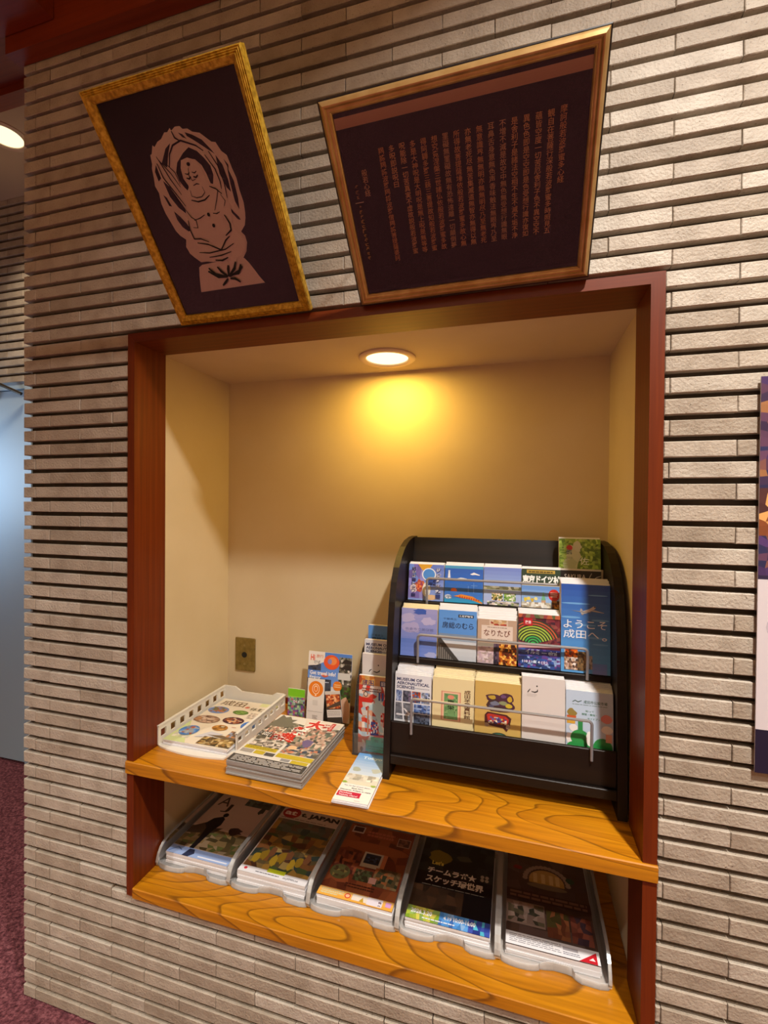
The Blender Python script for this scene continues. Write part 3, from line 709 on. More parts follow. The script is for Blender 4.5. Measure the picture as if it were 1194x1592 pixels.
def market():
    p = P(2.5, 4.9, '#b9c9dc', 15)
    p.stroke([(.14, .825), (.20, .85), (.26, .83), (.34, .855)], .008, '#2c4a3c'); p.text('成田市公設市場', .38, .815, .50, .05, '#2f5444', .012); p.greek(.14, .785, .88, .80, 1, '#4a6a5a')
    p.text('知って', .42, .69, .18, .03, '#3e7a5c', .01); p.text('野菜・果物・', .34, .64, .32, .032, '#3e7a5c', .01); p.text('サイドブック', .46, .58, .32, .034, '#3e7a5c', .01)
    # leaves, crates and rounded produce in flat colours
    p.blob(.12, .66, .10, .06, '#8f7a3c', 14); p.rect(.02, .55, .22, .62, '#c05a2c'); p.rect(.02, .50, .2, .56, '#d0a03c'); p.rect(.26, .40, .36, .56, '#2f8a4c')
    p.blob(.16, .44, .09, .055, '#ece8e4', 14, .05); p.blob(.1, .28, .10, .09, '#ece4e0', 14, .1); p.ell(.3, .30, .2, .12, '#2e9048', 20); p.ell(.28, .17, .26, .08, '#2e9048', 20)
    p.blob(.5, .3, .07, .11, '#efe9e4', 12, .08); p.ell(.78, .2, .2, .13, '#2e9048', 20); p.rect(.55, .08, .98, .2, '#2e9048'); p.blob(.86, .62, .12, .065, '#d98a88', 16, .05); p.blob(.87, .46, .12, .06, '#e8e2de', 16, .05); p.rect(.84, .28, .97, .4, '#dba08a')
    p.rect(0, 0, 1, .07, '#e6e2dc')
    return p
GR = 'pale leaflets on the bottom tier of the rack'
Z1, T1 = -26.58, 6
pile(museum().squash(.84), 6, (17.24, 3.5, Z1), T1, 'white leaflet with navy museum title over grid of aircraft photos, bottom tier, leftmost pile', 'white museum leaflet of bottom tier', 'museum leaflets on the bottom tier', seed=1, dz=.06)
pile(beige().squash(.54), 6, (19.68, 3.5, Z1), T1, 'beige leaflet with green and red label and vertical characters, bottom tier', 'beige label leaflet', 'beige leaflets on the bottom tier', 'cream', seed=2, dz=.06)
pile(gold().squash(.67), 6, (22.30, 3.5, Z1), T1, 'golden leaflet with two colourful festival float crests, bottom tier centre', 'golden crest leaflet', 'golden leaflets on the bottom tier', 'cream', seed=3, jit=.1, dz=.045)
pile(whitel(), 2, (25.04, 3.5, Z1), T1, 'plain off-white leaflet with small black brush mark near its top, bottom tier', 'plain off-white leaflet of bottom tier', 'plain white leaflets on the bottom tier', seed=4, dz=.03)
pile(market().squash(.76), 6, (27.48, 3.5, Z1), T1, 'pale blue leaflet with green hills and produce drawings, bottom tier, rightmost pile', 'pale blue market leaflet', 'market leaflets on the bottom tier', seed=5, dz=.05)

def skyart():
    p = P(2.42, 3.1, None, 21); p.grad(0, 0, 1, 1, '#5a78c4', '#9d9ccc', 10); p.blob(.18, .8, .2, .10, '#b2aacd', 14); p.blob(.3, .6, .25, .12, '#a9a2cb', 14); p.blob(.75, .74, .2, .08, '#b4aed2', 14); p.blob(.5, .93, .16, .07, '#3c5cb0', 14, .4)
    p.text('佐倉市立美術館', .12, .535, .78, .06, '#6a70a4', .006); p.greek(.12, .50, .88, .52, 1, '#7c80ae'); p.grad(0, 0, 1, .36, '#6f88d2', '#5a76c0', 4); p.blob(.85, .05, .16, .06, '#a0aad8', 12)
    return p
def boso():
    p = P(2.45, 3.15, None, 22); p.grad(0, 0, 1, 1, '#4f86cf', '#5b95da', 6)
    p.rect(.52, .86, .92, .92, '#27303c'); p.text('体験博物館', .55, .87, .34, .04, '#e4e8ee', .02); p.text('千葉県立', .12, .80, .36, .04, '#223a66'); p.text('房総のむら', .10, .63, .82, .13, '#1c2a4a', .012)
    p.grad(0, .38, 1, .52, '#9aa8b6', '#7288a4', 3); p.rect(0, 0, 1, .38, '#c4cbd2'); p.grad(.2, 0, 1, .36, '#b4bec8', '#ccd2d8', 4)
    p.poly([(0, .40), (.05, .44), (.56, .0), (0, 0)], '#3c3c3c'); p.poly([(0, .34), (.42, 0), (0, 0)], '#7a7874')
    for k in range(8): p.rect(.03 + k * .055, 0, .05 + k * .055, .30 - k * .036, '#2a2a2a')
    return p
def naritabi():
    p = P(2.4, 2.75, '#b39a84', 23); p.rect(.0, .55, 1, 1, '#b89c86'); p.rect(.3, .86, .78, .99, '#cdb9a4'); p.mosaic(.34, .87, .74, .99, ['#a83c30', '#d0b898', '#c8a070'], 6, 3)
    p.rect(.1, .5, .9, .86, '#d8c8bb'); p.greek(.25, .80, .76, .835, 1, '#8a705c'); p.text('なりたび', .16, .62, .68, .15, '#6a3424', .012); p.greek(.26, .53, .76, .565, 1, '#9a806c')
    p.grad(0, 0, .42, .46, '#b8a4b0', '#8a8470', 5); p.mosaic(0, .02, .42, .38, ['#c4aeb4', '#b09aa8', '#a89890', '#cabcc0'], 9, 8)
    p.mosaic(.42, 0, .56, .46, ['#2a2438', '#4a3c50', '#5c4a5a', '#1c1826'], 3, 8); p.mosaic(.56, 0, 1, .46, ['#d89030', '#8a3818', '#f0c060', '#5c2410', '#c86820', '#3a1c14'], 10, 9)
    return p
def nightart():
    p = P(2.45, 3.25, '#5c2030', 24); p.mosaic(0, .42, 1, .93, ['#5a1c2c', '#7a2c38', '#4a2438', '#8a4a44'], 14, 9)
    for k in range(18, 0, -1):
        r = .03 + k * .026; c = ['#3fae58', '#a8c048', '#c05a3c'][min(2, k // 7)] if k % 2 else '#2c3c2c'
        p.poly([(.36 - .0, .44)] + [(.36 + r * 1.3 * math.cos(a), .44 + r * .92 * math.sin(a)) for a in [math.radians(20 + 9 * j) for j in range(17)]], c)
    p.rect(.0, .40, 1, .455, '#8c3c44'); p.poly([(0, .36), (1, .41), (1, .46), (0, .43)], '#c8a0a0'); p.rect(.12, .78, .34, .93, '#b4202c'); p.text('夜景', .16, .81, .15, .07, '#f0d8d8', .02)
    p.mosaic(0, .2, 1, .36, ['#2c3c86', '#3c5aa0', '#54408c', '#27306a'], 12, 5); p.text('イルミ — eirai', .18, .26, .74, .09, '#c4d8ea', .01)
    p.mosaic(0, 0, 1, .21, ['#1c2c58', '#30509a', '#203a70', '#8aa4d0', '#6a3c84'], 14, 6); p.text('110 11ゑ 4 (土)', .1, .08, .6, .07, '#dde6f4', .02)
    p.mosaic(0, .93, 1, 1, ['#8a3a3c', '#56603c', '#7a6a4c', '#b05a3c'], 10, 1)
    return p
def youkoso():
    p = P(2.74, 5.25, None, 25); p.grad(0, 0, 1, 1, '#5aa0dc', '#2a52a8', 14)
    for cx, cy, rx, ry in ((.75, .40, .2, .012), (.8, .33, .16, .01), (.3, .78, .3, .01), (.2, .62, .2, .012), (.8, .60, .18, .012), (.5, .54, .22, .01), (.75, .88, .2, .008)): p.ell(cx, cy, rx, ry, '#6da6dc', 16)
    # airliner
    p.poly([(.40, .685), (.46, .70), (.58, .725), (.66, .755), (.71, .755), (.705, .735), (.66, .715), (.58, .69), (.5, .67), (.42, .665)], '#c9c4bc'); p.poly([(.2, .70), (.42, .695), (.5, .685), (.46, .675), (.38, .685)], '#8a8a8c')
    p.poly([(.62, .70), (.86, .685), (.88, .69), (.68, .715)], '#b4b0aa'); p.poly([(.39, .69), (.40, .725), (.42, .725), (.45, .70)], '#a8a29c'); p.ell(.44, .662, .025, .01, '#9a9690', 10); p.ell(.69, .748, .02, .008, '#6d5a48', 10); p.rect(.48, .685, .62, .690, '#8a7c6c')
    p.text('ようこそ', .05, .50, .88, .092, '#eef2f8', .004); p.text('成田へ', .05, .385, .72, .098, '#eef2f8', .004); p.text('。', .83, .375, .10, .035, '#eef2f8', .01)
    p.mosaic(.07, .03, .34, .25, ['#8a6a54', '#c4a488', '#3c3434', '#e0d4cc', '#6a4a3c', '#b89a90'], 8, 9); p.mosaic(.09, .17, .34, .26, ['#d8641c', '#e88428', '#a83c14', '#503024'], 7, 4)
    p.mosaic(.34, .03, .54, .24, ['#6d5434', '#8a6c44', '#4c3a28', '#5c4c3c'], 6, 7); p.mosaic(.55, .05, .64, .2, ['#8a8078', '#6a6460', '#a89a90'], 3, 5); p.grad(.64, 0, .93, .12, '#7a8ad0', '#5f84cc', 3)
    return p
Z2, T2 = -21.01, 7
pile(skyart(), 3, (17.27, 5.08, Z2), T2, 'lavender blue leaflet of sky and clouds, middle tier, leftmost pile', 'lavender sky leaflet', 'sky leaflets on the middle tier', 'cream', seed=6, dz=.07)
pile(boso(), 4, (19.78, 5.08, Z2), T2, 'bright blue leaflet with village title and grey stairway, middle tier', 'blue village leaflet', 'blue village leaflets on the middle tier', seed=7, dz=.07)
pile(naritabi(), 5, (22.3, 5.08, Z2), T2, 'brown and pink travel leaflet with brush-lettered title panel, middle tier centre', 'brown travel leaflet', 'travel leaflets on the middle tier', seed=8, dz=.12)
pile(nightart(), 3, (24.80, 5.08, Z2), T2, 'dark leaflet with green and red fan of lights over night harbour, middle tier', 'dark night-lights leaflet', 'night leaflets on the middle tier', seed=9, dz=.08)
pile(youkoso(), 4, (27.28, 5.03, Z2), 5, 'tall bright blue welcome leaflet with airliner, standing at right end of middle tier', 'tall blue airliner leaflet', 'tall blue welcome leaflets', seed=10, dz=.07)

def choshi():
    p = P(2.48, 2.5, None, 31); p.grad(0, 0, 1, 1, '#88a0dc', '#5f78c8', 6); p.mosaic(.0, .05, .45, 1, ['#7a6ab4', '#8c86c8', '#6a86d0'], 4, 5)
    p.poly([(.26, 1), (.68, 1), (.58, .86), (.46, .78), (.36, .86)], '#d8a030'); p.blob(.32, .40, .15, .16, '#b4503c', 14); p.blob(.16, .32, .1, .12, '#d8c4c8', 12); p.mosaic(.22, .3, .45, .5, ['#b8402c', '#d87a4c', '#8a3c5c'], 5, 4)
    p.ell(.58, .72, .2, .18, '#e8ecf4', 18); p.ell(.58, .72, .17, .155, '#4a8cd8', 18); p.ell(.52, .3, .12, .2, '#d8d4cc', 16); p.mosaic(.54, .42, .78, .6, ['#22346c', '#34509a', '#182448'], 6, 4); p.blob(.68, .1, .16, .08, '#d8b48c', 12)
    p.otext('銚子ポートタワー', 0, 0, .01, .01, '#fff', '#fff')
    for i, s in enumerate('銚子ポートタワー'): p.text(s if s != 'ー' else '丨', .09, .83 - i * .105, .12, .085, '#f4f6fc', .09); 
    for i, s in enumerate('銚子ポートタワー'): p.text(s if s != 'ー' else '丨', .09, .83 - i * .105, .12, .085, '#2c2c60', .02)
    for i, s in enumerate('ウオッセ21'):
        y = .80 - i * .145
        p.text(s, .78, y, .14, .11, '#f4f6fc', .09); p.text(s, .78, y, .14, .11, '#2a3a74', .02)
    return p
def lighthouse():
    p = P(2.6, 2.5, None, 32); p.grad(0, .5, 1, 1, '#2c6ac4', '#2a5ab4', 5); p.rect(0, .92, 1, 1, '#4a9ac4'); p.grad(0, 0, 1, .5, '#3a78cc', '#2c66b8', 5)
    p.poly([(.08, .66), (.15, .66), (.135, .82), (.095, .82)], '#e8ecf0'); p.rect(.09, .82, .14, .87, '#c8d4e4'); p.poly([(.3, .64), (.42, .68), (.5, .67), (.58, .655), (.52, .62), (.34, .62)], '#dfe8ee')
    p.poly([(.66, .78), (.76, .83), (.92, .77), (.9, .755), (.8, .77), (.72, .76)], '#f0f0ee'); p.ell(.25, .34, .075, .05, '#d86a2c', 16, 0, math.pi); p.rect(.17, .30, .33, .34, '#d86a2c')
    p.rect(.62, .28, .63, .46, '#7aa4d8'); p.rect(.76, .28, .77, .55, '#7aa4d8'); p.rect(.70, .47, .86, .48, '#7aa4d8'); p.grad(0, 0, 1, .12, '#2a9cc8', '#2a88c0', 3)
    p.poly([(.25, .17), (.45, .23), (.75, .18), (1, .03), (.98, .0), (.7, .10), (.45, .14)], '#d8842c')
    for k in range(9): p.rect(.40 + k * .06, .13 - k * .008, .43 + k * .06, .19 - k * .01, '#b83c24')
    p.ell(.1, .15, .09, .06, '#c4ccd8', 14); p.mosaic(.02, .1, .2, .18, ['#d8dce4', '#8090a8'], 5, 2)
    return p
def rose():
    p = P(2.42, 2.5, None, 33); p.grad(0, .5, 1, 1, '#8fa8da', '#6f84cc', 5); p.rect(0, .40, 1, .5, '#8a8a6c'); p.mosaic(0, .42, 1, .5, ['#7a7c5c', '#5c5a3c', '#a8a48c'], 12, 2); p.grad(0, 0, 1, .4, '#a8b0d8', '#9ab4e0', 4)
    p.mosaic(.22, .12, .52, .32, ['#c8a860', '#e4dcc4', '#3c3428', '#6a7c3c', '#f0e8dc'], 8, 5); p.mosaic(.55, .12, .86, .32, ['#4c7c34', '#7ca04c', '#d8dcc8', '#8aac5c'], 8, 5); p.mosaic(.1, 0, .95, .1, ['#d8c8b8', '#b0a89c', '#7a8a5c', '#e4e0dc', '#4a4a5a'], 12, 3)
    return p
def doitsu():
    p = P(2.42, 2.5, None, 34); p.rect(0, .58, 1, 1, '#2c4030'); p.rect(.13, .89, .86, .975, '#b89a44'); p.greek(.18, .91, .8, .955, 1, '#5a4a1c', .9)
    p.text('東京ドイツ村', .02, .64, .96, .2, '#f4f4f0', .05)
    p.rect(0, .565, 1, .595, '#d8cc9c'); p.grad(0, 0, 1, .565, '#a4c4e8', '#5a8ad0', 5); p.ell(.83, .34, .14, .15, '#c42c24', 22); p.greek(.74, .28, .92, .42, 3, '#f0d0c8', .5)
    p.poly([(.51, .12), (.51, .22), (.565, .42), (.62, .22), (.62, .12)], '#6fae8a'); p.rect(.51, .09, .62, .2, '#c09a78'); p.mosaic(.0, 0, .76, .14, ['#d8d4c8', '#c4bca8', '#e4e2dc', '#a89a84'], 12, 3); p.mosaic(.78, 0, 1, .2, ['#8a4c1c', '#c07a2c', '#5c3414', '#d89a3c'], 5, 4)
    for k, c in enumerate(['#d8c040', '#e0d070', '#c8a830', '#e8dc90']): p.blob(.1 + .09 * k, .2 + .03 * (k % 2), .045, .05, c, 9)
    return p
def sakura_green():
    p = P(2.55, 4.5, '#7c9c30', 35); p.mosaic(0, .3, 1, 1, ['#86a838', '#6c9028', '#9cbc48', '#5c7c24', '#a8c458'], 16, 20); p.blob(.36, .74, .17, .2, '#c4c8a8', 16, .3); p.blob(.28, .6, .16, .12, '#b4bc94', 14, .3); p.blob(.45, .88, .1, .08, '#c8ccb4', 12, .3)
    p.ell(.25, .865, .075, .042, '#b8242c', 20); p.mosaic(.18, .77, .31, .835, ['#5c6a6a', '#8a9488', '#9aa490'], 4, 4); p.greek(.18, .70, .32, .735, 2, '#8a927c'); p.text('佐', .50, .62, .22, .11, '#e6eed8', .006)
    for i in range(5): p.text('佐倉市観光'[i], .85, .84 - i * .055, .09, .04, '#3c5420')
    p.greek(.02, .55, .2, .9, 9, '#9cb060', .3)
    return p
def sakura_black():
    p = P(2.6, 2.55, '#211c1c', 36); p.text('SAKURA', .1, .74, .5, .12, '#d8d0c8', .01); p.stroke([(.66, .72), (.70, .82), (.74, .9)], .012, '#a8a098'); p.stroke([(.78, .74), (.85, .80), (.95, .84)], .012, '#a8a098'); p.rect(0, .955, 1, 1, '#d8d0c4'); p.rect(.955, 0, 1, 1, '#a09078')
    return p
Z3, T3 = -17.67, 9
pile(choshi(), 2, (17.33, 6.95, Z3), T3, 'violet blue leaflet of a port tower with round photos, top tier, leftmost pile', 'violet port tower leaflet', 'port tower leaflets on the top tier', seed=11)
pile(lighthouse(), 3, (19.88, 6.95, Z3), T3, 'deep blue leaflet with white lighthouse, orange sun and curved boat, top tier', 'deep blue lighthouse leaflet', 'lighthouse leaflets on the top tier', seed=12)
pile(rose(), 3, (22.53, 6.95, Z3), T3, 'pale blue leaflet with two small garden photos, top tier centre', 'pale blue garden leaflet', 'garden leaflets on the top tier', seed=13)
pile(doitsu(), 2, (24.98, 6.95, Z3), T3, 'green-headed theme park leaflet with white title and red disc, top tier', 'green-headed park leaflet', 'park leaflets on the top tier', seed=14)
pile(sakura_black(), 0, (27.42, 7.55, Z3), 8, 'black leaflet with pale SAKURA lettering peeping above tall blue leaflet', '', None, seed=15)
pile(sakura_green(), 2, (27.38, 7.85, Z3), 8, 'leafy green leaflet with red dot standing highest in rack at top right', 'green leafy leaflet', 'green leaflets at the back of the top tier', seed=16, dz=.04)

# ================================================================== CLEAR STEPPED HOLDER BESIDE THE RACK
hd = empty('leaflet_holder', (15.4, 5.5, ZS)); tag(hd, 'clear acrylic stepped leaflet holder standing left of the black rack', 'leaflet holder')
ho = (-15.4, -5.5, -ZS)
MB().box(14.0, 16.72, 4.88, 7.9, ZS + .02, ZS + .12).build('base', M['acryl'], hd, ho)
for (y, zt) in ((4.88, -26.6), (5.52, -23.4), (6.2, -22.2), (6.9, -21.2), (7.6, -21.0)):
    MB().box(14.1, 16.72, y, y + .05, ZS + .12, zt).build('divider', M['acryl'], hd, ho)
for x in (14.02, 16.68): MB().prism_x([(4.88, ZS + .12), (7.9, ZS + .12), (7.7, -21.0), (6.9, -21.4), (5.6, -23.6), (4.88, -26.6)], x, x + .05).build('side_wall', M['acryl'], hd, ho)
def narita_red():
    p = P(2.25, 5.25, None, 41); p.grad(0, .88, 1, 1, '#c08a54', '#c89a6c', 3); p.mosaic(0, .02, 1, .88, ['#c83424', '#d8ccc4', '#c04030', '#a8bcc8', '#d09a7c', '#e0d8d0'], 9, 16)
    p.mosaic(.0, .9, .5, 1, ['#c87a34', '#b0502c', '#d8a860'], 6, 3); p.text('成田', .1, .87, .36, .08, '#3c4a6c', .012); p.rect(.66, .88, .86, .95, '#34406c'); p.text('旧', .70, .89, .12, .05, '#e0dce4', .02)
    p.greek(.1, .79, .7, .85, 2, '#7c4a3c', .5); p.ell(.22, .765, .07, .035, '#2c3440', 14); p.ell(.22, .765, .05, .025, '#d8c8b4', 14)
    p.poly([(.02, .70), (.28, .72), (.5, .69), (.4, .66), (.1, .66)], '#c62c22'); p.poly([(.8, .72), (.98, .70), (.98, .62), (.75, .66)], '#c62c22')
    p.poly([(.3, .62), (.5, .66), (.55, .74), (.68, .78), (.7, .66), (.95, .6), (.8, .54), (.72, .5), (.72, .38), (.8, .30), (.65, .3), (.62, .42), (.55, .5)], '#b4ccd0'); p.rect(.62, .70, .68, .80, '#3c4c8c'); p.rect(.72, .70, .78, .80, '#3c4c8c')
    p.mosaic(.7, .38, .96, .55, ['#c8241c', '#d83c28', '#b82a20', '#e0c0b4'], 6, 6); p.mosaic(.4, .25, .64, .42, ['#2c3c8c', '#e4e4ec', '#3c50a4', '#c83828'], 6, 7); p.rect(.28, .25, .33, .6, '#b07c60')
    p.poly([(.5, .25), (.98, .28), (.98, .22), (.45, .2)], '#c42c22'); p.rect(.25, .035, .98, .18, '#1fae8c'); p.rect(.4, .14, .98, .23, '#1fae8c'); p.text('成田', .52, .165, .12, .04, '#116a5a', .02); p.text('市内', .74, .165, .12, .04, '#116a5a', .02); p.greek(.3, .06, .92, .12, 2, '#128a70', .6)
    p.rect(0, 0, .24, .14, '#d4c4c8'); p.blob(.12, .06, .05, .03, '#5c3c44', 10)
    return p
def plain2():
    p = P(2.25, 5.2, '#d6d0cc', 42); p.stroke([(.22, .76), (.25, .785), (.31, .80)], .007, '#2c2a2a'); p.stroke([(.36, .775), (.47, .765), (.55, .78), (.56, .80)], .008, '#2c2a2a'); p.ell(.52, .86, .02, .011, '#2c2a2a', 10); return p
def blue2():
    p = P(2.2, 5.2, None, 43); p.grad(0, 0, 1, 1, '#4f86cf', '#5b95da', 4); p.text('千葉県立', .12, .85, .4, .03, '#223a66'); p.text('房総のむら', .12, .77, .82, .07, '#1c2a4a', .012); return p
HG = 2
pile(narita_red(), 1, (14.38, 5.0, -27.95), HG, 'red and pale blue town festival leaflet with teal box, front of clear stepped holder', 'red festival leaflet', 'red leaflets in the clear holder', dy=.12, t=.1, dz=0, seed=17)
pile(plain2(), 1, (14.39, 5.62, -26.6), HG, 'off-white leaflet with small brush mark, second step in clear holder', 'off-white leaflet in clear holder', 'off-white leaflets in the clear holder', dy=.15, t=.1, dz=0, seed=18)
mz = museum().squash(.84); mz.h = 4.75
pile(mz, 1, (14.32, 6.3, -25.35), HG, 'white museum title leaflet on the third step in clear holder', 'museum leaflet in clear holder', 'museum leaflets in the clear holder', dy=.15, t=.1, dz=0, seed=19)
pile(blue2(), 1, (14.36, 7.0, -24.95), HG, 'blue village leaflet standing at the back in clear holder', 'blue leaflet in clear holder', 'blue leaflets in the clear holder', dy=.15, t=.1, dz=0, seed=20)

# ================================================================== CARDS STANDING BEFORE THE BACK WALL
def hi():
    p = P(3.72, 5.2, None, 51); p.grad(0, .5, 1, 1, '#6d96dc', '#4f80d0', 6); p.rect(0, 0, .55, .5, '#4a4c56'); p.mosaic(0, 0, .55, .6, ['#3c3e48', '#4c4e58', '#5a5c64'], 8, 10); p.mosaic(.0, .72, .3, .82, ['#2c3040', '#44485a', '#39486c'], 6, 3)
    p.poly([(0, .78), (0, 1), (.38, 1), (.38, .86), (.2, .80)], '#e4dfd8'); p.text('Hi', .05, .865, .10, .09, '#d84a24', .03); p.text('旅行', .18, .91, .17, .05, '#c86a44', .01); p.text('안녕', .13, .82, .14, .05, '#6a6a74', .01)
    p.ell(.54, .86, .18, .11, '#e0582c', 22); p.ell(.56, .88, .10, .06, '#e88a4c', 18); p.ell(.5, .87, .05, .04, '#8a86c0', 14); p.blob(.4, .66, .08, .035, '#d8603c', 12)
    p.mosaic(.72, .52, 1, .95, ['#2c2824', '#4a443c', '#8a8474', '#c8c4bc', '#6a6a5c', '#3c4a34'], 7, 12); p.poly([(.76, .86), (.86, .93), (1, .9), (1, .86)], '#2a2422'); p.poly([(.74, .78), (.86, .84), (1, .80), (1, .76)], '#2a2422'); p.rect(.7, .62, .98, .72, '#c8c8c4'); p.mosaic(.72, .3, 1, .52, ['#3c5c24', '#2c4420', '#54742c', '#4a3c2c'], 6, 6)
    p.text('Get travel info!', .05, .655, .6, .06, '#f0f0f2', .03); p.text('Enjoy', .05, .59, .26, .05, '#f0f0f2', .03); p.greek(.05, .54, .5, .57, 1, '#c8ccd8')
    p.ell(.70, .52, .10, .072, '#e07a1c', 24); p.greek(.63, .49, .77, .55, 2, '#f0c890', .5); p.rect(.55, 0, 1, .3, '#d8c4b0'); p.blob(.88, .18, .12, .2, '#d8ac90', 14, .1)
    return p
def orange_card():
    p = P(1.42, 3.35, '#ddd6ce', 52); p.ell(.5, .77, .43, .18, '#e07a14', 30); p.ell(.5, .77, .22, .12, '#f4dcc0', 24); p.ell(.5, .77, .19, .105, '#e07a14', 24); p.ell(.5, .78, .11, .07, '#f4dcc0', 18); p.ell(.5, .775, .085, .055, '#e07a14', 18); p.ell(.5, .63, .05, .016, '#f4dcc0', 12)
    p.rect(.05, .255, .95, .262, '#a89e94'); p.greek(.36, .06, .66, .18, 5, '#8a827a', .4); p.rect(.34, .40, .64, .52, '#cfc8c0')
    return p
def green_card():
    p = P(1.48, 2.15, '#6fc01e', 53); p.rect(0, .72, 1, 1, '#78c41c'); p.mosaic(0, 0, 1, .72, ['#5c9c7c', '#7c4c94', '#9ab48c', '#4c5c54', '#b05c6c', '#6c4c8c', '#8cb0a0'], 9, 9); p.text('ガイド', .3, .48, .4, .12, '#e8e4ec', .03); p.poly([(0, .72), (.2, .68), (1, .71), (1, .73)], '#9cd04c'); return p
def grill():
    p = P(1.25, 2.35, '#3a342e', 54); p.mosaic(.05, .45, .95, .9, ['#c4602c', '#d88a4c', '#a8441c', '#e0a878', '#8a3414'], 7, 8); p.poly([(.0, .5), (.0, .44), (1, .55), (1, .7)], '#4a3c30'); p.rect(.02, .18, .98, .42, '#d4ccc4'); p.greek(.08, .22, .9, .38, 3, '#8a827a', .3); p.rect(0, .9, 1, 1, '#c8c0b8'); return p
pile(hi(), 0, (8.55, 8.95, ZS + .04), 7, 'large blue travel guide card with orange lantern and Hi speech bubble by back wall', '', None, cat='card', t=.08)
pile(orange_card(), 0, (8.92, 8.3, ZS + .03), 6, 'white card with big orange ring symbol standing before the blue travel card', '', None, cat='card', t=.05)
pile(green_card(), 0, (6.95, 9.0, ZS + .01), 3, 'small bright green and purple card between white tray and orange ring card', '', None, cat='card', t=.08)
g = pile(grill(), 0, (10.80, 8.2, ZS + .22), 6, 'tilted dark card with photo of grilled food, right of the orange ring card', '', None, cat='card', t=.05); g.rotation_euler.y = math.radians(-9)
hs = empty('card_stand', (10.4, 8.6, ZS)); tag(hs, 'low clear acrylic stand holding the travel cards by the back wall', 'card stand')
MB().box(-1.9, 1.9, -.55, 1.3, .0, .01).build('stand_base', M['acryl'], hs, (0, 0, 0))
MB().box(-1.9, 1.9, 1.32, 1.37, .0, 3.2).build('stand_back', M['acryl'], hs, (0, 0, 0))

# ================================================================== WHITE TRAY WITH MAGAZINES
wt = empty('letter_tray', (3.3, 6, ZS)); tag(wt, 'white plastic letter tray with square holes in its sides at left of upper shelf', 'tray')
wo = (-3.3, -6, -ZS); x0, x1, y0, y1 = .56, 6.35, 1.95, 9.75
lip = [(x0, y1), (x0, y0 + .05)] + [(x0 + (x1 - x0) * k / 20, y0 - .42 * math.sin(math.pi * k / 20) ** .8 - .1 * (k / 20)) for k in range(1, 20)] + [(x1, y0 + .9), (x1, y1)]
MB().prism_z(lip, ZS + .005, ZS + .12).build('tray_floor', M['whitepl'], wt, wo)
def holed(x, ya, yb, n, za, zt, flip=1):
    mb = MB(); t = .1; hz0, hz1 = za + .45, zt - .32; step = (yb - ya) / n; hw = .26
    mb.box(x, x + t, ya, yb, za, hz0).box(x, x + t, ya, yb, hz1, zt, 0)
    mb.box(x - .05, x + t + .05, ya, yb, zt - .06, zt + .04)
    for k in range(n + 1):
        a = ya if k == 0 else ya + step * (k - .5) + hw; b = yb if k == n else ya + step * (k + .5) - hw
        mb.box(x, x + t, a, b, hz0, hz1)
    return mb
holed(x0, y0, y1, 8, ZS + .12, -26.7).build('tray_side', M['whitepl'], wt, wo)
holed(x1 - .1, y0 + .9, y1, 8, ZS + .12, -26.85).build('tray_side', M['whitepl'], wt, wo)
MB().prism_y([(x0 + .1, ZS + .12), (x1 - .1, ZS + .12), (x1 - .1, -26.75), (x1 - .8, -26.75), (x1 - 1.2, -27.0), (x0 + 1.7, -27.0), (x0 + 1.1, -26.65), (x0 + .1, -26.65)], y1 - .12, y1).build('tray_back', M['whitepl'], wt, wo)
def narita_taiken():
    p = P(5.2, 7.2, '#ded3c0', 61); p.poly([(0, 0), (0, .42), (.1, .3), (.3, .05), (.35, 0)], '#c4d094'); p.mosaic(.04, .08, .3, .2, ['#d4d8b0', '#dcd8c4', '#ccd49c'], 5, 3); p.rect(.7, .92, 1, 1, '#d4d69c')
    p.text('成田', .06, .84, .42, .125, '#6d5434', .012); p.text('の', .52, .83, .07, .05, '#b06a44', .01); p.text('体験', .62, .80, .25, .07, '#5c5444', .01); p.ell(.55, .85, .035, .02, '#c86a54', 14)
    p.emos(.17, .71, .17, .085, ['#6d84b8', '#8a5a3c', '#b0704c', '#5c6a44'], 7); p.emos(.55, .72, .13, .05, ['#5c7c34', '#6f9440', '#88a85c'], 6); p.emos(.20, .48, .21, .085, ['#8a6a54', '#b0907c', '#6d4c3c', '#c8b09c'], 9); p.emos(.60, .53, .17, .075, ['#4a2430', '#8a4a30', '#c88a5c', '#5c2c3c', '#d8c0a8'], 8)
    p.emos(.06, .46, .06, .04, ['#8a5c3c', '#a8784c'], 4); p.emos(.55, .35, .12, .06, ['#a8702c', '#c8944c', '#7c5420', '#b8b4a0'], 6); p.emos(.90, .48, .11, .09, ['#4a78c0', '#7ca0d4', '#3c5ca0'], 6); p.emos(.18, .22, .14, .10, ['#3c78c4', '#5c90d0', '#b05c3c', '#9aa4b0'], 7)
    p.mosaic(.72, .62, .98, .74, ['#d8c8b8', '#b8a898', '#cfc4b8', '#a89a8c'], 8, 5); p.poly([(.36, .12), (.5, .26), (.72, .24), (.6, .16)], '#c4c4cc')
    p.mosaic(.5, .02, 1, .16, ['#8a6a3c', '#6d5430', '#a88c54', '#c0a878', '#4c3c24'], 12, 6); p.poly([(.5, .19), (1, .15), (1, .18), (.72, .215)], '#6d5a44'); p.mosaic(.78, .2, 1, .32, ['#8a90a4', '#6d5a4c', '#a8744c'], 6, 4); p.greek(.7, .385, .78, .40, 1, '#c05c4c')
    return p
MG = 'tourist magazines in the white tray'
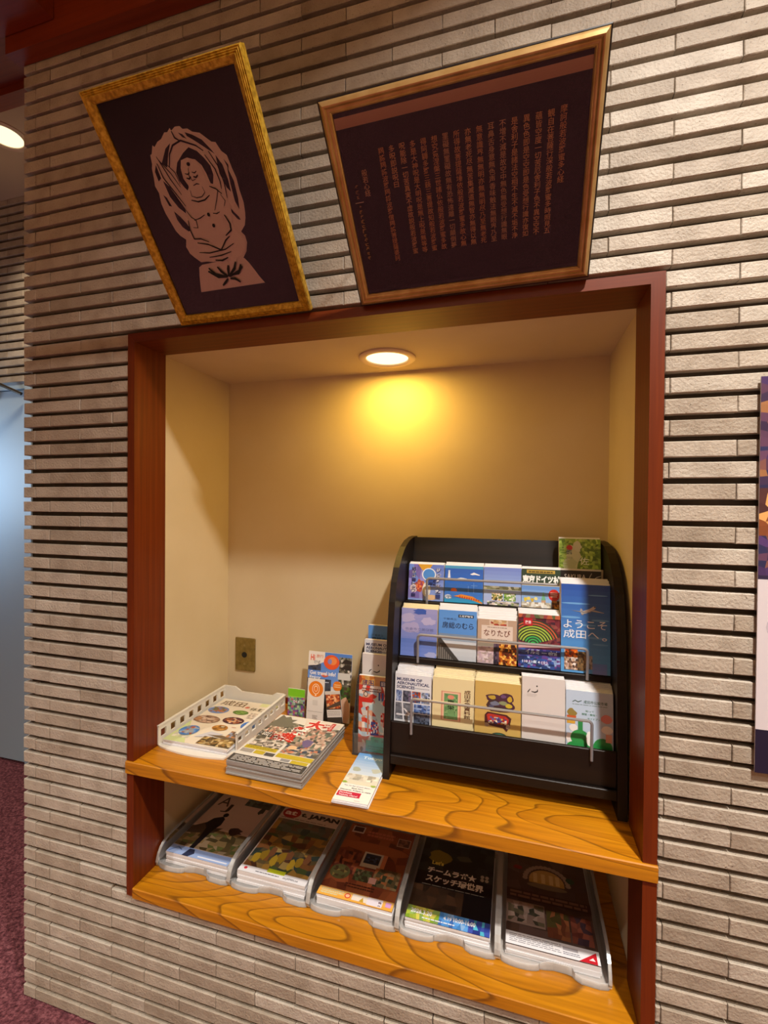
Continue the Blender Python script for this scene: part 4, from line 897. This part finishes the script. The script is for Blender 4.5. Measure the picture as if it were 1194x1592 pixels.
def flat(pr, n, loc, yaw, name, label, short, group, t=.09, m='paper', cat='magazine', jit=.05, seed=1, jy=.06):
    r = random.Random(seed); z = loc[2]; top = None
    for i in range(n):
        me_ = MB().box(0, pr.w, 0, t - .004, 0, pr.h).mesh(name) if i == 0 else top.data
        z = loc[2] + t * (n - i)
        o = link(name, me_, M[m] if i == 0 else None, None, (loc[0] + (r.uniform(-jit, jit) if i else 0), loc[1] + (r.uniform(-jy, jy) if i else 0), z), (-math.pi / 2, 0, math.radians(yaw + (r.uniform(-.5, .5) if i else 0))))
        if i == 0: top = o; tag(o, label, cat, group if n > 1 else None); pr.build('printed_cover', M['print'], o, (0, -.003, 0))
        else: tag(o, ORD[i] + ' from top in stack of ' + short + ', edges showing', cat, group)
    return top
flat(narita_taiken(), 4, (.86, 2.12, ZS + .13), 0, 'magazine', 'cream tourist magazine with oval photos lying on top in white tray', 'cream magazine in the white tray', MG, t=.085, seed=2)

# big stack of dark-edged festival brochures
def festival():
    p = P(5.25, 6.7, '#d8d4cc', 62); p.mosaic(0, .14, 1, .86, ['#6d6a5c', '#8a8474', '#4c4a40', '#a89c8c', '#c0b4a4', '#5c584c'], 20, 20)
    p.poly([(0, .72), (.05, 1), (.12, .95), (.18, .98), (.24, .92), (.32, .93), (.28, .86), (.36, .84), (.34, .78), (.2, .72)], '#6f6c5e'); p.poly([(.14, 1), (.2, .98), (.26, .94), (.36, .94), (.32, .87), (.4, .85), (.48, .84), (.5, 1)], '#dcd8ce')
    p.poly([(.42, 1), (.5, .80), (.62, .76), (.98, .86), (1, 1)], '#d8d0c2')
    for i, (s, x, y, w_, h_) in enumerate((('大', .50, .78, .26, .20), ('祭', .38, .62, .24, .18), ('典', .28, .46, .26, .18))): p.text(s, x - .012, y - .01, w_ + .024, h_ + .02, '#f0ece4', .1); p.text(s, x, y, w_, h_, '#c4281c', .05)
    p.text('平和', .74, .84, .10, .09, '#c4281c', .03, vert=True); p.rect(.84, .80, .90, .97, '#b8241c'); p.greek(.85, .82, .89, .95, 5, '#e8d0c8', .5); p.rect(.9, .86, .96, .96, '#cfc8c0')
    p.mosaic(.05, .52, .3, .72, ['#b8a890', '#8a7a68', '#d8ccbc', '#6d5c50', '#c88c78'], 10, 8); p.text('成田祇', .0, .50, .22, .10, '#e8e4dc', .12); p.text('成田祇', .0, .50, .22, .10, '#2c2a2a', .02); p.text('園祭', .22, .46, .2, .12, '#e8e4dc', .12); p.text('園祭', .22, .46, .2, .12, '#b82a24', .03)
    p.mosaic(.6, .42, 1, .8, ['#8a7a6a', '#b89c8a', '#4a4a44', '#c8b8a8', '#5c6a5c', '#a87c6a'], 12, 10); p.blob(.75, .5, .08, .07, '#6a5c84', 12)
    p.rect(0, .12, 1, .42, '#d4d0c8'); p.mosaic(.05, .3, .48, .41, ['#6d6a60', '#b0a898', '#8a8078', '#d0c4b8', '#54504a'], 12, 5); p.mosaic(.52, .26, 1, .42, ['#5c5a50', '#8a8478', '#b8a898', '#3c4a5c', '#c07a5c'], 12, 6); p.ell(.62, .38, .06, .035, '#d8b48c', 16)
    p.rect(.03, .24, .48, .30, '#b8a42c'); p.rect(.52, .18, 1, .25, '#b8a42c'); p.greek(.06, .255, .45, .29, 2, '#7a6c1c', .4); p.rect(.03, .17, .2, .23, '#9a948c'); p.rect(.22, .17, .36, .23, '#b8a42c'); p.rect(.37, .165, .5, .22, '#4c4a48'); p.rect(.62, .13, .74, .17, '#8a8a8c'); p.rect(.76, .12, .98, .17, '#b8a42c')
    p.rect(0, 0, 1, .115, '#3c3a3a'); p.greek(.04, .01, .96, .10, 5, '#c8c4c0', .42)
    return p
ss = flat(festival(), 11, (7.22, .42, ZS + .005), -1.5, 'brochure', 'festival brochure with red brush characters lying on top of dark-edged stack', 'red-lettered festival brochure', 'festival brochures in the tall stack', t=.083, m='greyed', cat='brochure', jit=.06, seed=3, jy=.07)

def castle_free():
    p = P(2.12, 5.1, '#e4e0d8', 63); p.grad(0, .42, 1, 1, '#d8e0e4', '#5f9ad8', 10); p.text('Tokyo', .2, .86, .62, .075, '#d8e8f4', .03); p.greek(.3, .82, .8, .84, 1, '#7aa4c8')
    p.blob(.2, .62, .12, .05, '#a8b0a0', 12); p.blob(.8, .64, .14, .05, '#b8bcae', 12); p.grad(0, .32, 1, .5, '#d8d0b8', '#c8ccc4', 4); p.mosaic(.04, .4, .96, .52, ['#cfc8b8', '#c0b8a4', '#b0ac9c', '#d8d4c4'], 9, 3); p.blob(.06, .34, .08, .02, '#8aa844', 10); p.blob(.92, .33, .08, .02, '#9ab04c', 10)
    p.text('The 1st day of your story...', .1, .265, .8, .025, '#6a6a8c', .01); p.text('Shop Now', .36, .225, .34, .022, '#3a3440', .02); p.text('Discover Tokyo in style', .06, .185, .88, .022, '#3a3440', .02)
    p.rect(.04, .075, .70, .165, '#b8203c'); p.text('Purchase', .09, .125, .36, .028, '#f0dce0', .02); p.text('Tickets Here!', .09, .085, .54, .028, '#f0dce0', .02); p.greek(.6, .015, .75, .03, 1, '#c8a0a8')
    return p
flat(castle_free(), 4, (14.68, -.3, ZS + .005), 1.2, 'leaflet', 'narrow sky blue ticket leaflet with red box lying at shelf edge before rack leg', 'narrow ticket leaflet', 'narrow ticket leaflets at the shelf edge', t=.065, cat='leaflet', jit=.04, seed=4, jy=.05)

# ================================================================== FIVE CLEAR TRAYS ON THE LOWER SHELF
def aj():
    p = P(4.95, 6.75, '#c8b4a8', 71); p.grad(0, .45, 1, 1, '#bca498', '#c8b0a4', 5); p.mosaic(0, .12, 1, .42, ['#6d5c3c', '#8a744c', '#54482c', '#5c6434', '#a08a6c'], 12, 7); p.poly([(0, .4), (.2, .52), (.35, .44), (.5, .46), (.4, .36), (0, .3)], '#4a3c30')
    p.text('A', .06, .80, .2, .16, '#2a201c', .0); p.text('J', .2, .70, .14, .15, '#2a201c', .0); p.mosaic(.5, .88, 1, 1, ['#3c4a44', '#54605c', '#2c3430'], 9, 3); p.blob(.86, .84, .05, .06, '#2c3430', 10, .4)
    # dark standing figure on the cover
    p.blob(.36, .66, .045, .035, '#141214', 12, .08); p.poly([(.22, .58), (.34, .63), (.40, .60), (.42, .5), (.38, .42), (.36, .30), (.34, .1), (.27, .08), (.27, .28), (.24, .42), (.16, .48)], '#16141a'); p.blob(.72, .45, .12, .05, '#3c2a2c', 12, .4)
    p.grad(0, 0, 1, .11, '#9db4dc', '#8fa8dc', 3); p.poly([(.26, 0), (.30, .1), (.38, .1), (.42, .05), (.36, 0)], '#2c3450'); p.stroke([(.02, .02), (.12, .09), (.2, .06)], .006, '#5474b4', False); p.rect(.5, .02, .97, .035, '#e4e6f0'); return p
def att():
    p = P(4.95, 6.95, '#cfc0b4', 72); p.rect(0, .80, 1, 1, '#cdbcae'); p.ell(.17, .90, .15, .085, '#a41c1c', 24); p.text('at', .06, .865, .2, .07, '#f0e4dc', .03); p.text('t. JAPAN', .335, .85, .64, .09, '#191412', .06); p.greek(.04, .80, .8, .825, 1, '#8a746a')
    p.mosaic(.02, .08, .98, .79, ['#6d6040', '#8a5c34', '#4c5c34', '#a8823c', '#5c3c2c', '#b09a5c', '#3c4a44', '#8a7444'], 10, 12); p.mosaic(.1, .6, .95, .79, ['#4a5c44', '#5c6458', '#6c5c4c', '#38504a'], 8, 4)
    for k in range(9): p.blob(.12 + .09 * k, .2 + .05 * (k % 3), .05, .07, ['#c8a834', '#a88a2c', '#8a5c3c'][k % 3], 11)
    p.rect(0, 0, 1, .075, '#e6e4e6'); p.rect(.40, .055, .66, .10, '#c8d42c'); p.ell(.09, .045, .025, .016, '#c83440', 12); p.greek(.25, .02, .6, .04, 1, '#5c5a64'); p.text('att.JAPAN.net', .66, .015, .22, .03, '#4a4850', .01); return p
def orange_mag():
    p = P(4.95, 6.85, '#8a4424', 73); p.mosaic(0, .1, 1, .98, ['#7c3c24', '#8f4c2c', '#6d3420', '#9a5430'], 9, 10); p.rect(.05, .86, .24, .96, '#c8b8ac'); p.rect(.07, .88, .22, .95, '#3c1c1c'); p.greek(.3, .84, .72, .93, 2, '#b4644c', .7); p.rect(.78, .78, .97, .9, '#bc9c88'); p.mosaic(.79, .79, .96, .89, ['#5c3c34', '#8a5c4c'], 4, 3)
    p.ell(.5, .68, .5, .07, '#a05a34', 24); p.mosaic(.03, .3, .36, .58, ['#6d3428', '#4c2820', '#8a4c38', '#a8603c'], 7, 6); p.rect(.38, .42, .72, .62, '#c8c4b4'); p.rect(.41, .47, .63, .60, '#1c2c44'); p.mosaic(.42, .5, .62, .56, ['#2c3c5c', '#0c1420', '#40587c'], 6, 3); p.rect(.66, .43, .72, .62, '#c87c54')
    p.emos(.16, .30, .14, .09, ['#5c5a34', '#8a7a44', '#4c3c24'], 6); p.mosaic(.36, .24, .6, .38, ['#4a5434', '#7c6a4c', '#3c3420'], 6, 4); p.mosaic(.62, .22, .97, .44, ['#5c5034', '#34402c', '#8a7450', '#a8683c'], 8, 6); p.rect(.58, .24, .68, .31, '#c08c7c'); p.greek(.3, .14, .7, .2, 2, '#4c2418', .5)
    p.grad(0, 0, 1, .095, '#e8a83c', '#eebc6c', 3); p.greek(.04, .02, .34, .085, 3, '#d4d0a4', .6); p.ell(.40, .05, .04, .028, '#d8482c', 16); p.ell(.40, .05, .028, .018, '#f0b890', 14); p.rect(.46, .02, .66, .085, '#e8dccc'); p.rect(.66, .01, .86, .09, '#e4dce4'); p.text('来', .80, .02, .05, .05, '#5c2430', .03); p.rect(.9, .03, .97, .08, '#d8a0d0'); p.poly([(.56, .02), (.62, .02), (.60, .07)], '#c8a034'); return p
def teamlab():
    p = P(4.95, 6.95, '#0c0c10', 74); p.mosaic(0, .55, 1, 1, ['#10141a', '#1a2022', '#0c1014', '#242c2c'], 9, 5); p.blob(.27, .76, .16, .09, '#7c6c1c', 14, .15); p.blob(.6, .8, .1, .04, '#4c4c3c', 12, .3); p.mosaic(0, .1, .65, .38, ['#3c2c20', '#4a3424', '#2c2018'], 6, 4)
    p.text('Let\'s', .17, .65, .16, .05, '#e8d858', .03); p.text('チームラボ★', .13, .535, .66, .085, '#f4f0e8', .04); p.text('スケッチ環世界', .13, .43, .76, .085, '#f4f0e8', .04); p.greek(.1, .385, .9, .40, 1, '#8a8478'); p.ell(.86, .62, .025, .02, '#b4ac9c', 10); p.ell(.92, .62, .025, .02, '#b4ac9c', 10); p.ell(.86, .58, .025, .02, '#b4ac9c', 10); p.ell(.92, .58, .025, .02, '#b4ac9c', 10)
    p.mosaic(0, .0, .4, .13, ['#a4b43c', '#7c9c2c', '#c4bc54', '#8cac5c'], 9, 3); p.mosaic(.4, 0, .75, .13, ['#4c8cd0', '#3c6cb4', '#8cb4e0', '#5c9cdc'], 8, 3); p.mosaic(.75, 0, 1, .13, ['#2c3c8c', '#3c50a4', '#50b0c8'], 5, 3)
    p.text('2026.3.20', .05, .06, .26, .045, '#f2f2f4', .03); p.text('4.19', .45, .06, .10, .035, '#f2f2f4', .02); p.text('10:00-16:00', .57, .06, .26, .045, '#f2f2f4', .03); p.greek(.2, .015, .6, .04, 1, '#e0e4ec'); return p
def emblem():
    p = P(4.95, 7.1, '#4c382e', 75); p.mosaic(0, .1, 1, 1, ['#54403a', '#4a362c', '#5c4840'], 7, 8)
    for k in range(17): a = math.pi * (k / 16); p.ell(.5 + .27 * math.cos(a), .72 + .17 * math.sin(a), .035, .022, '#a08a7c', 10)
    p.ell(.5, .72, .22, .13, '#c09a5c', 22, 0, math.pi); p.rect(.28, .68, .72, .72, '#b8924c')
    for x in (.36, .46, .56, .64): p.rect(x - .025, .69, x + .025, .80, '#d8bc80')
    p.ell(.5, .65, .25, .03, '#7c6a54', 20); p.blob(.13, .83, .06, .03, '#8a2c24', 10); p.blob(.8, .78, .05, .03, '#2c4a34', 10); p.rect(0, .46, 1, .56, '#3c2420'); p.greek(.04, .47, .96, .55, 2, '#7c5c4c', .6); p.rect(.0, .2, .45, .43, '#8a7468'); p.mosaic(.02, .22, .44, .42, ['#8a7468', '#5c5440', '#a08c80', '#3c3c30'], 7, 5); p.mosaic(.47, .14, .72, .4, ['#6d3c28', '#4c4424', '#8a5434'], 5, 5); p.mosaic(.74, .14, .97, .4, ['#5c2c24', '#7c4434', '#3c2c34'], 4, 5)
    p.rect(0, 0, 1, .115, '#e4e2e4'); p.greek(.04, .02, .6, .10, 5, '#7c7a80', .35); p.rect(.62, .06, .78, .09, '#a8a4a8'); p.greek(.62, .02, .8, .05, 2, '#5c5c70', .4); p.poly([(.78, 0), (.97, 0), (.97, .1)], '#c4202c'); p.poly([(.885, .025), (.93, .05), (.95, .025)], '#f0e0e0'); return p
TW, TD = 5.74, 8.2
def make_tray():
    t = empty('magazine_tray', (0, 0, 0)); x1 = TW; rim = 1.5
    # base with two rounded lips and a recess between them
    f = [(0, TD), (0, .06)]
    f += [(1.15 - 1.05 * math.cos(a), .10 - .26 * math.sin(a)) for a in [math.pi * k / 10 for k in range(11)]]
    f += [(2.5, .14), (2.9, .24), (3.6, .24), (3.85, .2), (4.0, .04), (4.3, -.10), (5.2, -.14), (5.6, -.06), (x1, .06), (x1, TD)]
    MB().prism_z(f, .02, .10).build('tray_base', M['frost'], t, (0, 0, 0))
    lipf = [(.1, .02)] + [(x, y) for x, y in f[2:-2]] + [(x1 - .1, .02)]
    mb = MB(); inn = [(x, y + .06) for x, y in lipf]
    n = len(lipf)
    hgt = [.32 + (.12 if 2.4 < x < 3.9 else 0) for x, y in lipf]
    vs = [(x, y, .10) for x, y in lipf] + [(x, y + .05, h_) for (x, y), h_ in zip(lipf, hgt)] + [(x, y + .06, .10) for x, y in lipf] + [(x, y + .10, h_) for (x, y), h_ in zip(lipf, hgt)]
    fs = []
    for i in range(n - 1): fs += [(i, i + 1, n + i + 1, n + i), (2 * n + i, 3 * n + i, 3 * n + i + 1, 2 * n + i + 1), (n + i, n + i + 1, 3 * n + i + 1, 3 * n + i)]
    mb.add(vs, fs).build('front_lip', M['frost'], t, (0, 0, 0))
    sp = [(TD, .1), (0.0, .1), (-.06, .3), (.0, .55), (.12, .85), (.32, 1.12), (.62, 1.33), (1.0, 1.45), (1.6, rim), (TD, rim)]
    for x in (0, x1 - .09): MB().prism_x(sp, x, x + .09).build('tray_side', M['frost'], t, (0, 0, 0))
    fl = [(y - .03 if y < TD else y, z) for y, z in sp[1:-1]]
    for x in (-.05, x1 - .12):
        mb = MB(); n = len(sp) - 1; e = sp[1:]
        vs = [(x, y, z) for y, z in e] + [(x + .17, y, z) for y, z in e] + [(x + .17, y - .03 if i < 6 else y, z + .06) for i, (y, z) in enumerate(e)] + [(x, y - .03 if i < 6 else y, z + .06) for i, (y, z) in enumerate(e)]
        fs = []
        for i in range(n - 1): fs += [(a * n + i, a * n + i + 1, ((a + 1) % 4) * n + i + 1, ((a + 1) % 4) * n + i) for a in range(4)]
        mb.add(vs, fs).build('rim', M['frost'], t, (0, 0, 0))
    MB().box(.1, x1 - .1, TD - .09, TD, .1, rim).build('tray_back', M['frost'], t, (0, 0, 0))
    return t
tray0 = make_tray()
mags = [(aj, 'the dark-figure magazine', 'dark-figure magazine', 5, 'leftmost'), (att, 'a red-disc JAPAN magazine', 'red-disc JAPAN magazine', 5, 'second from left'), (orange_mag, 'a brown and orange magazine', 'brown and orange magazine', 4, 'middle'), (teamlab, 'a black sketch-event brochure', 'black sketch-event brochure', 4, 'fourth from left'), (emblem, 'a brown brochure with arched emblem', 'arched emblem brochure', 4, 'rightmost')]
full = ['pale magazine with dark standing figure and blue bottom strip in leftmost clear tray', 'JAPAN magazine with red disc and white bottom strip in second clear tray', 'brown magazine with orange bottom strip of boxes in middle clear tray', 'black brochure with white katakana title and colourful bottom strip in fourth clear tray', 'brown brochure with arched emblem and red corner in rightmost clear tray']
for i, (fn, what, short, n, pos) in enumerate(mags):
    x = [.72, 6.50, 12.28, 18.06, 23.90][i]; y = [1.78, 1.76, 1.72, 1.70, 1.70][i]
    if i == 0: t = tray0
    else:
        t = tray0.copy(); col.objects.link(t)
        for ch in tray0.children:
            c = ch.copy(); col.objects.link(c); c.parent = t
    t.location = W(x, y, ZL + .005)
    tag(t, '%s clear plastic letter tray on lower shelf holding %s' % (pos, what), 'tray', 'clear letter trays on the lower shelf')
    flat(fn(), n, (x + .38, y + .42, ZL + .12), 0, 'magazine', full[i], short, 'magazines in the %s clear tray' % pos, t=.15, seed=20 + i, jit=.04, jy=.04)

# ================================================================== POSTER ON THE WALL AT RIGHT
p = P(8.2, 17.7, '#2c2440', 81); p.mosaic(0, .5, 1, 1, ['#3c2c48', '#5c3c54', '#2c2c50', '#7c5048', '#a8744c', '#4c3464'], 26, 26); p.mosaic(0, .60, 1, .72, ['#c07a3c', '#8a4c2c', '#d8a060', '#4c2c2c'], 24, 6); p.rect(0, .11, 1, .49, '#d0c8cc'); p.ell(.16, .37, .12, .04, '#b8b0b8', 20); p.ell(.16, .37, .09, .028, '#d0c8cc', 20); p.rect(0, 0, 1, .11, '#1c1830')
po = sheet('wall_poster', 8.2, 17.7, .06, M['paper'], (35.0, -.22, -22.95)); tag(po, 'night-view photo poster with white lower half cut off at right picture edge', 'poster')
p.build('printed_face', M['print'], po, (0, -.003, 0))
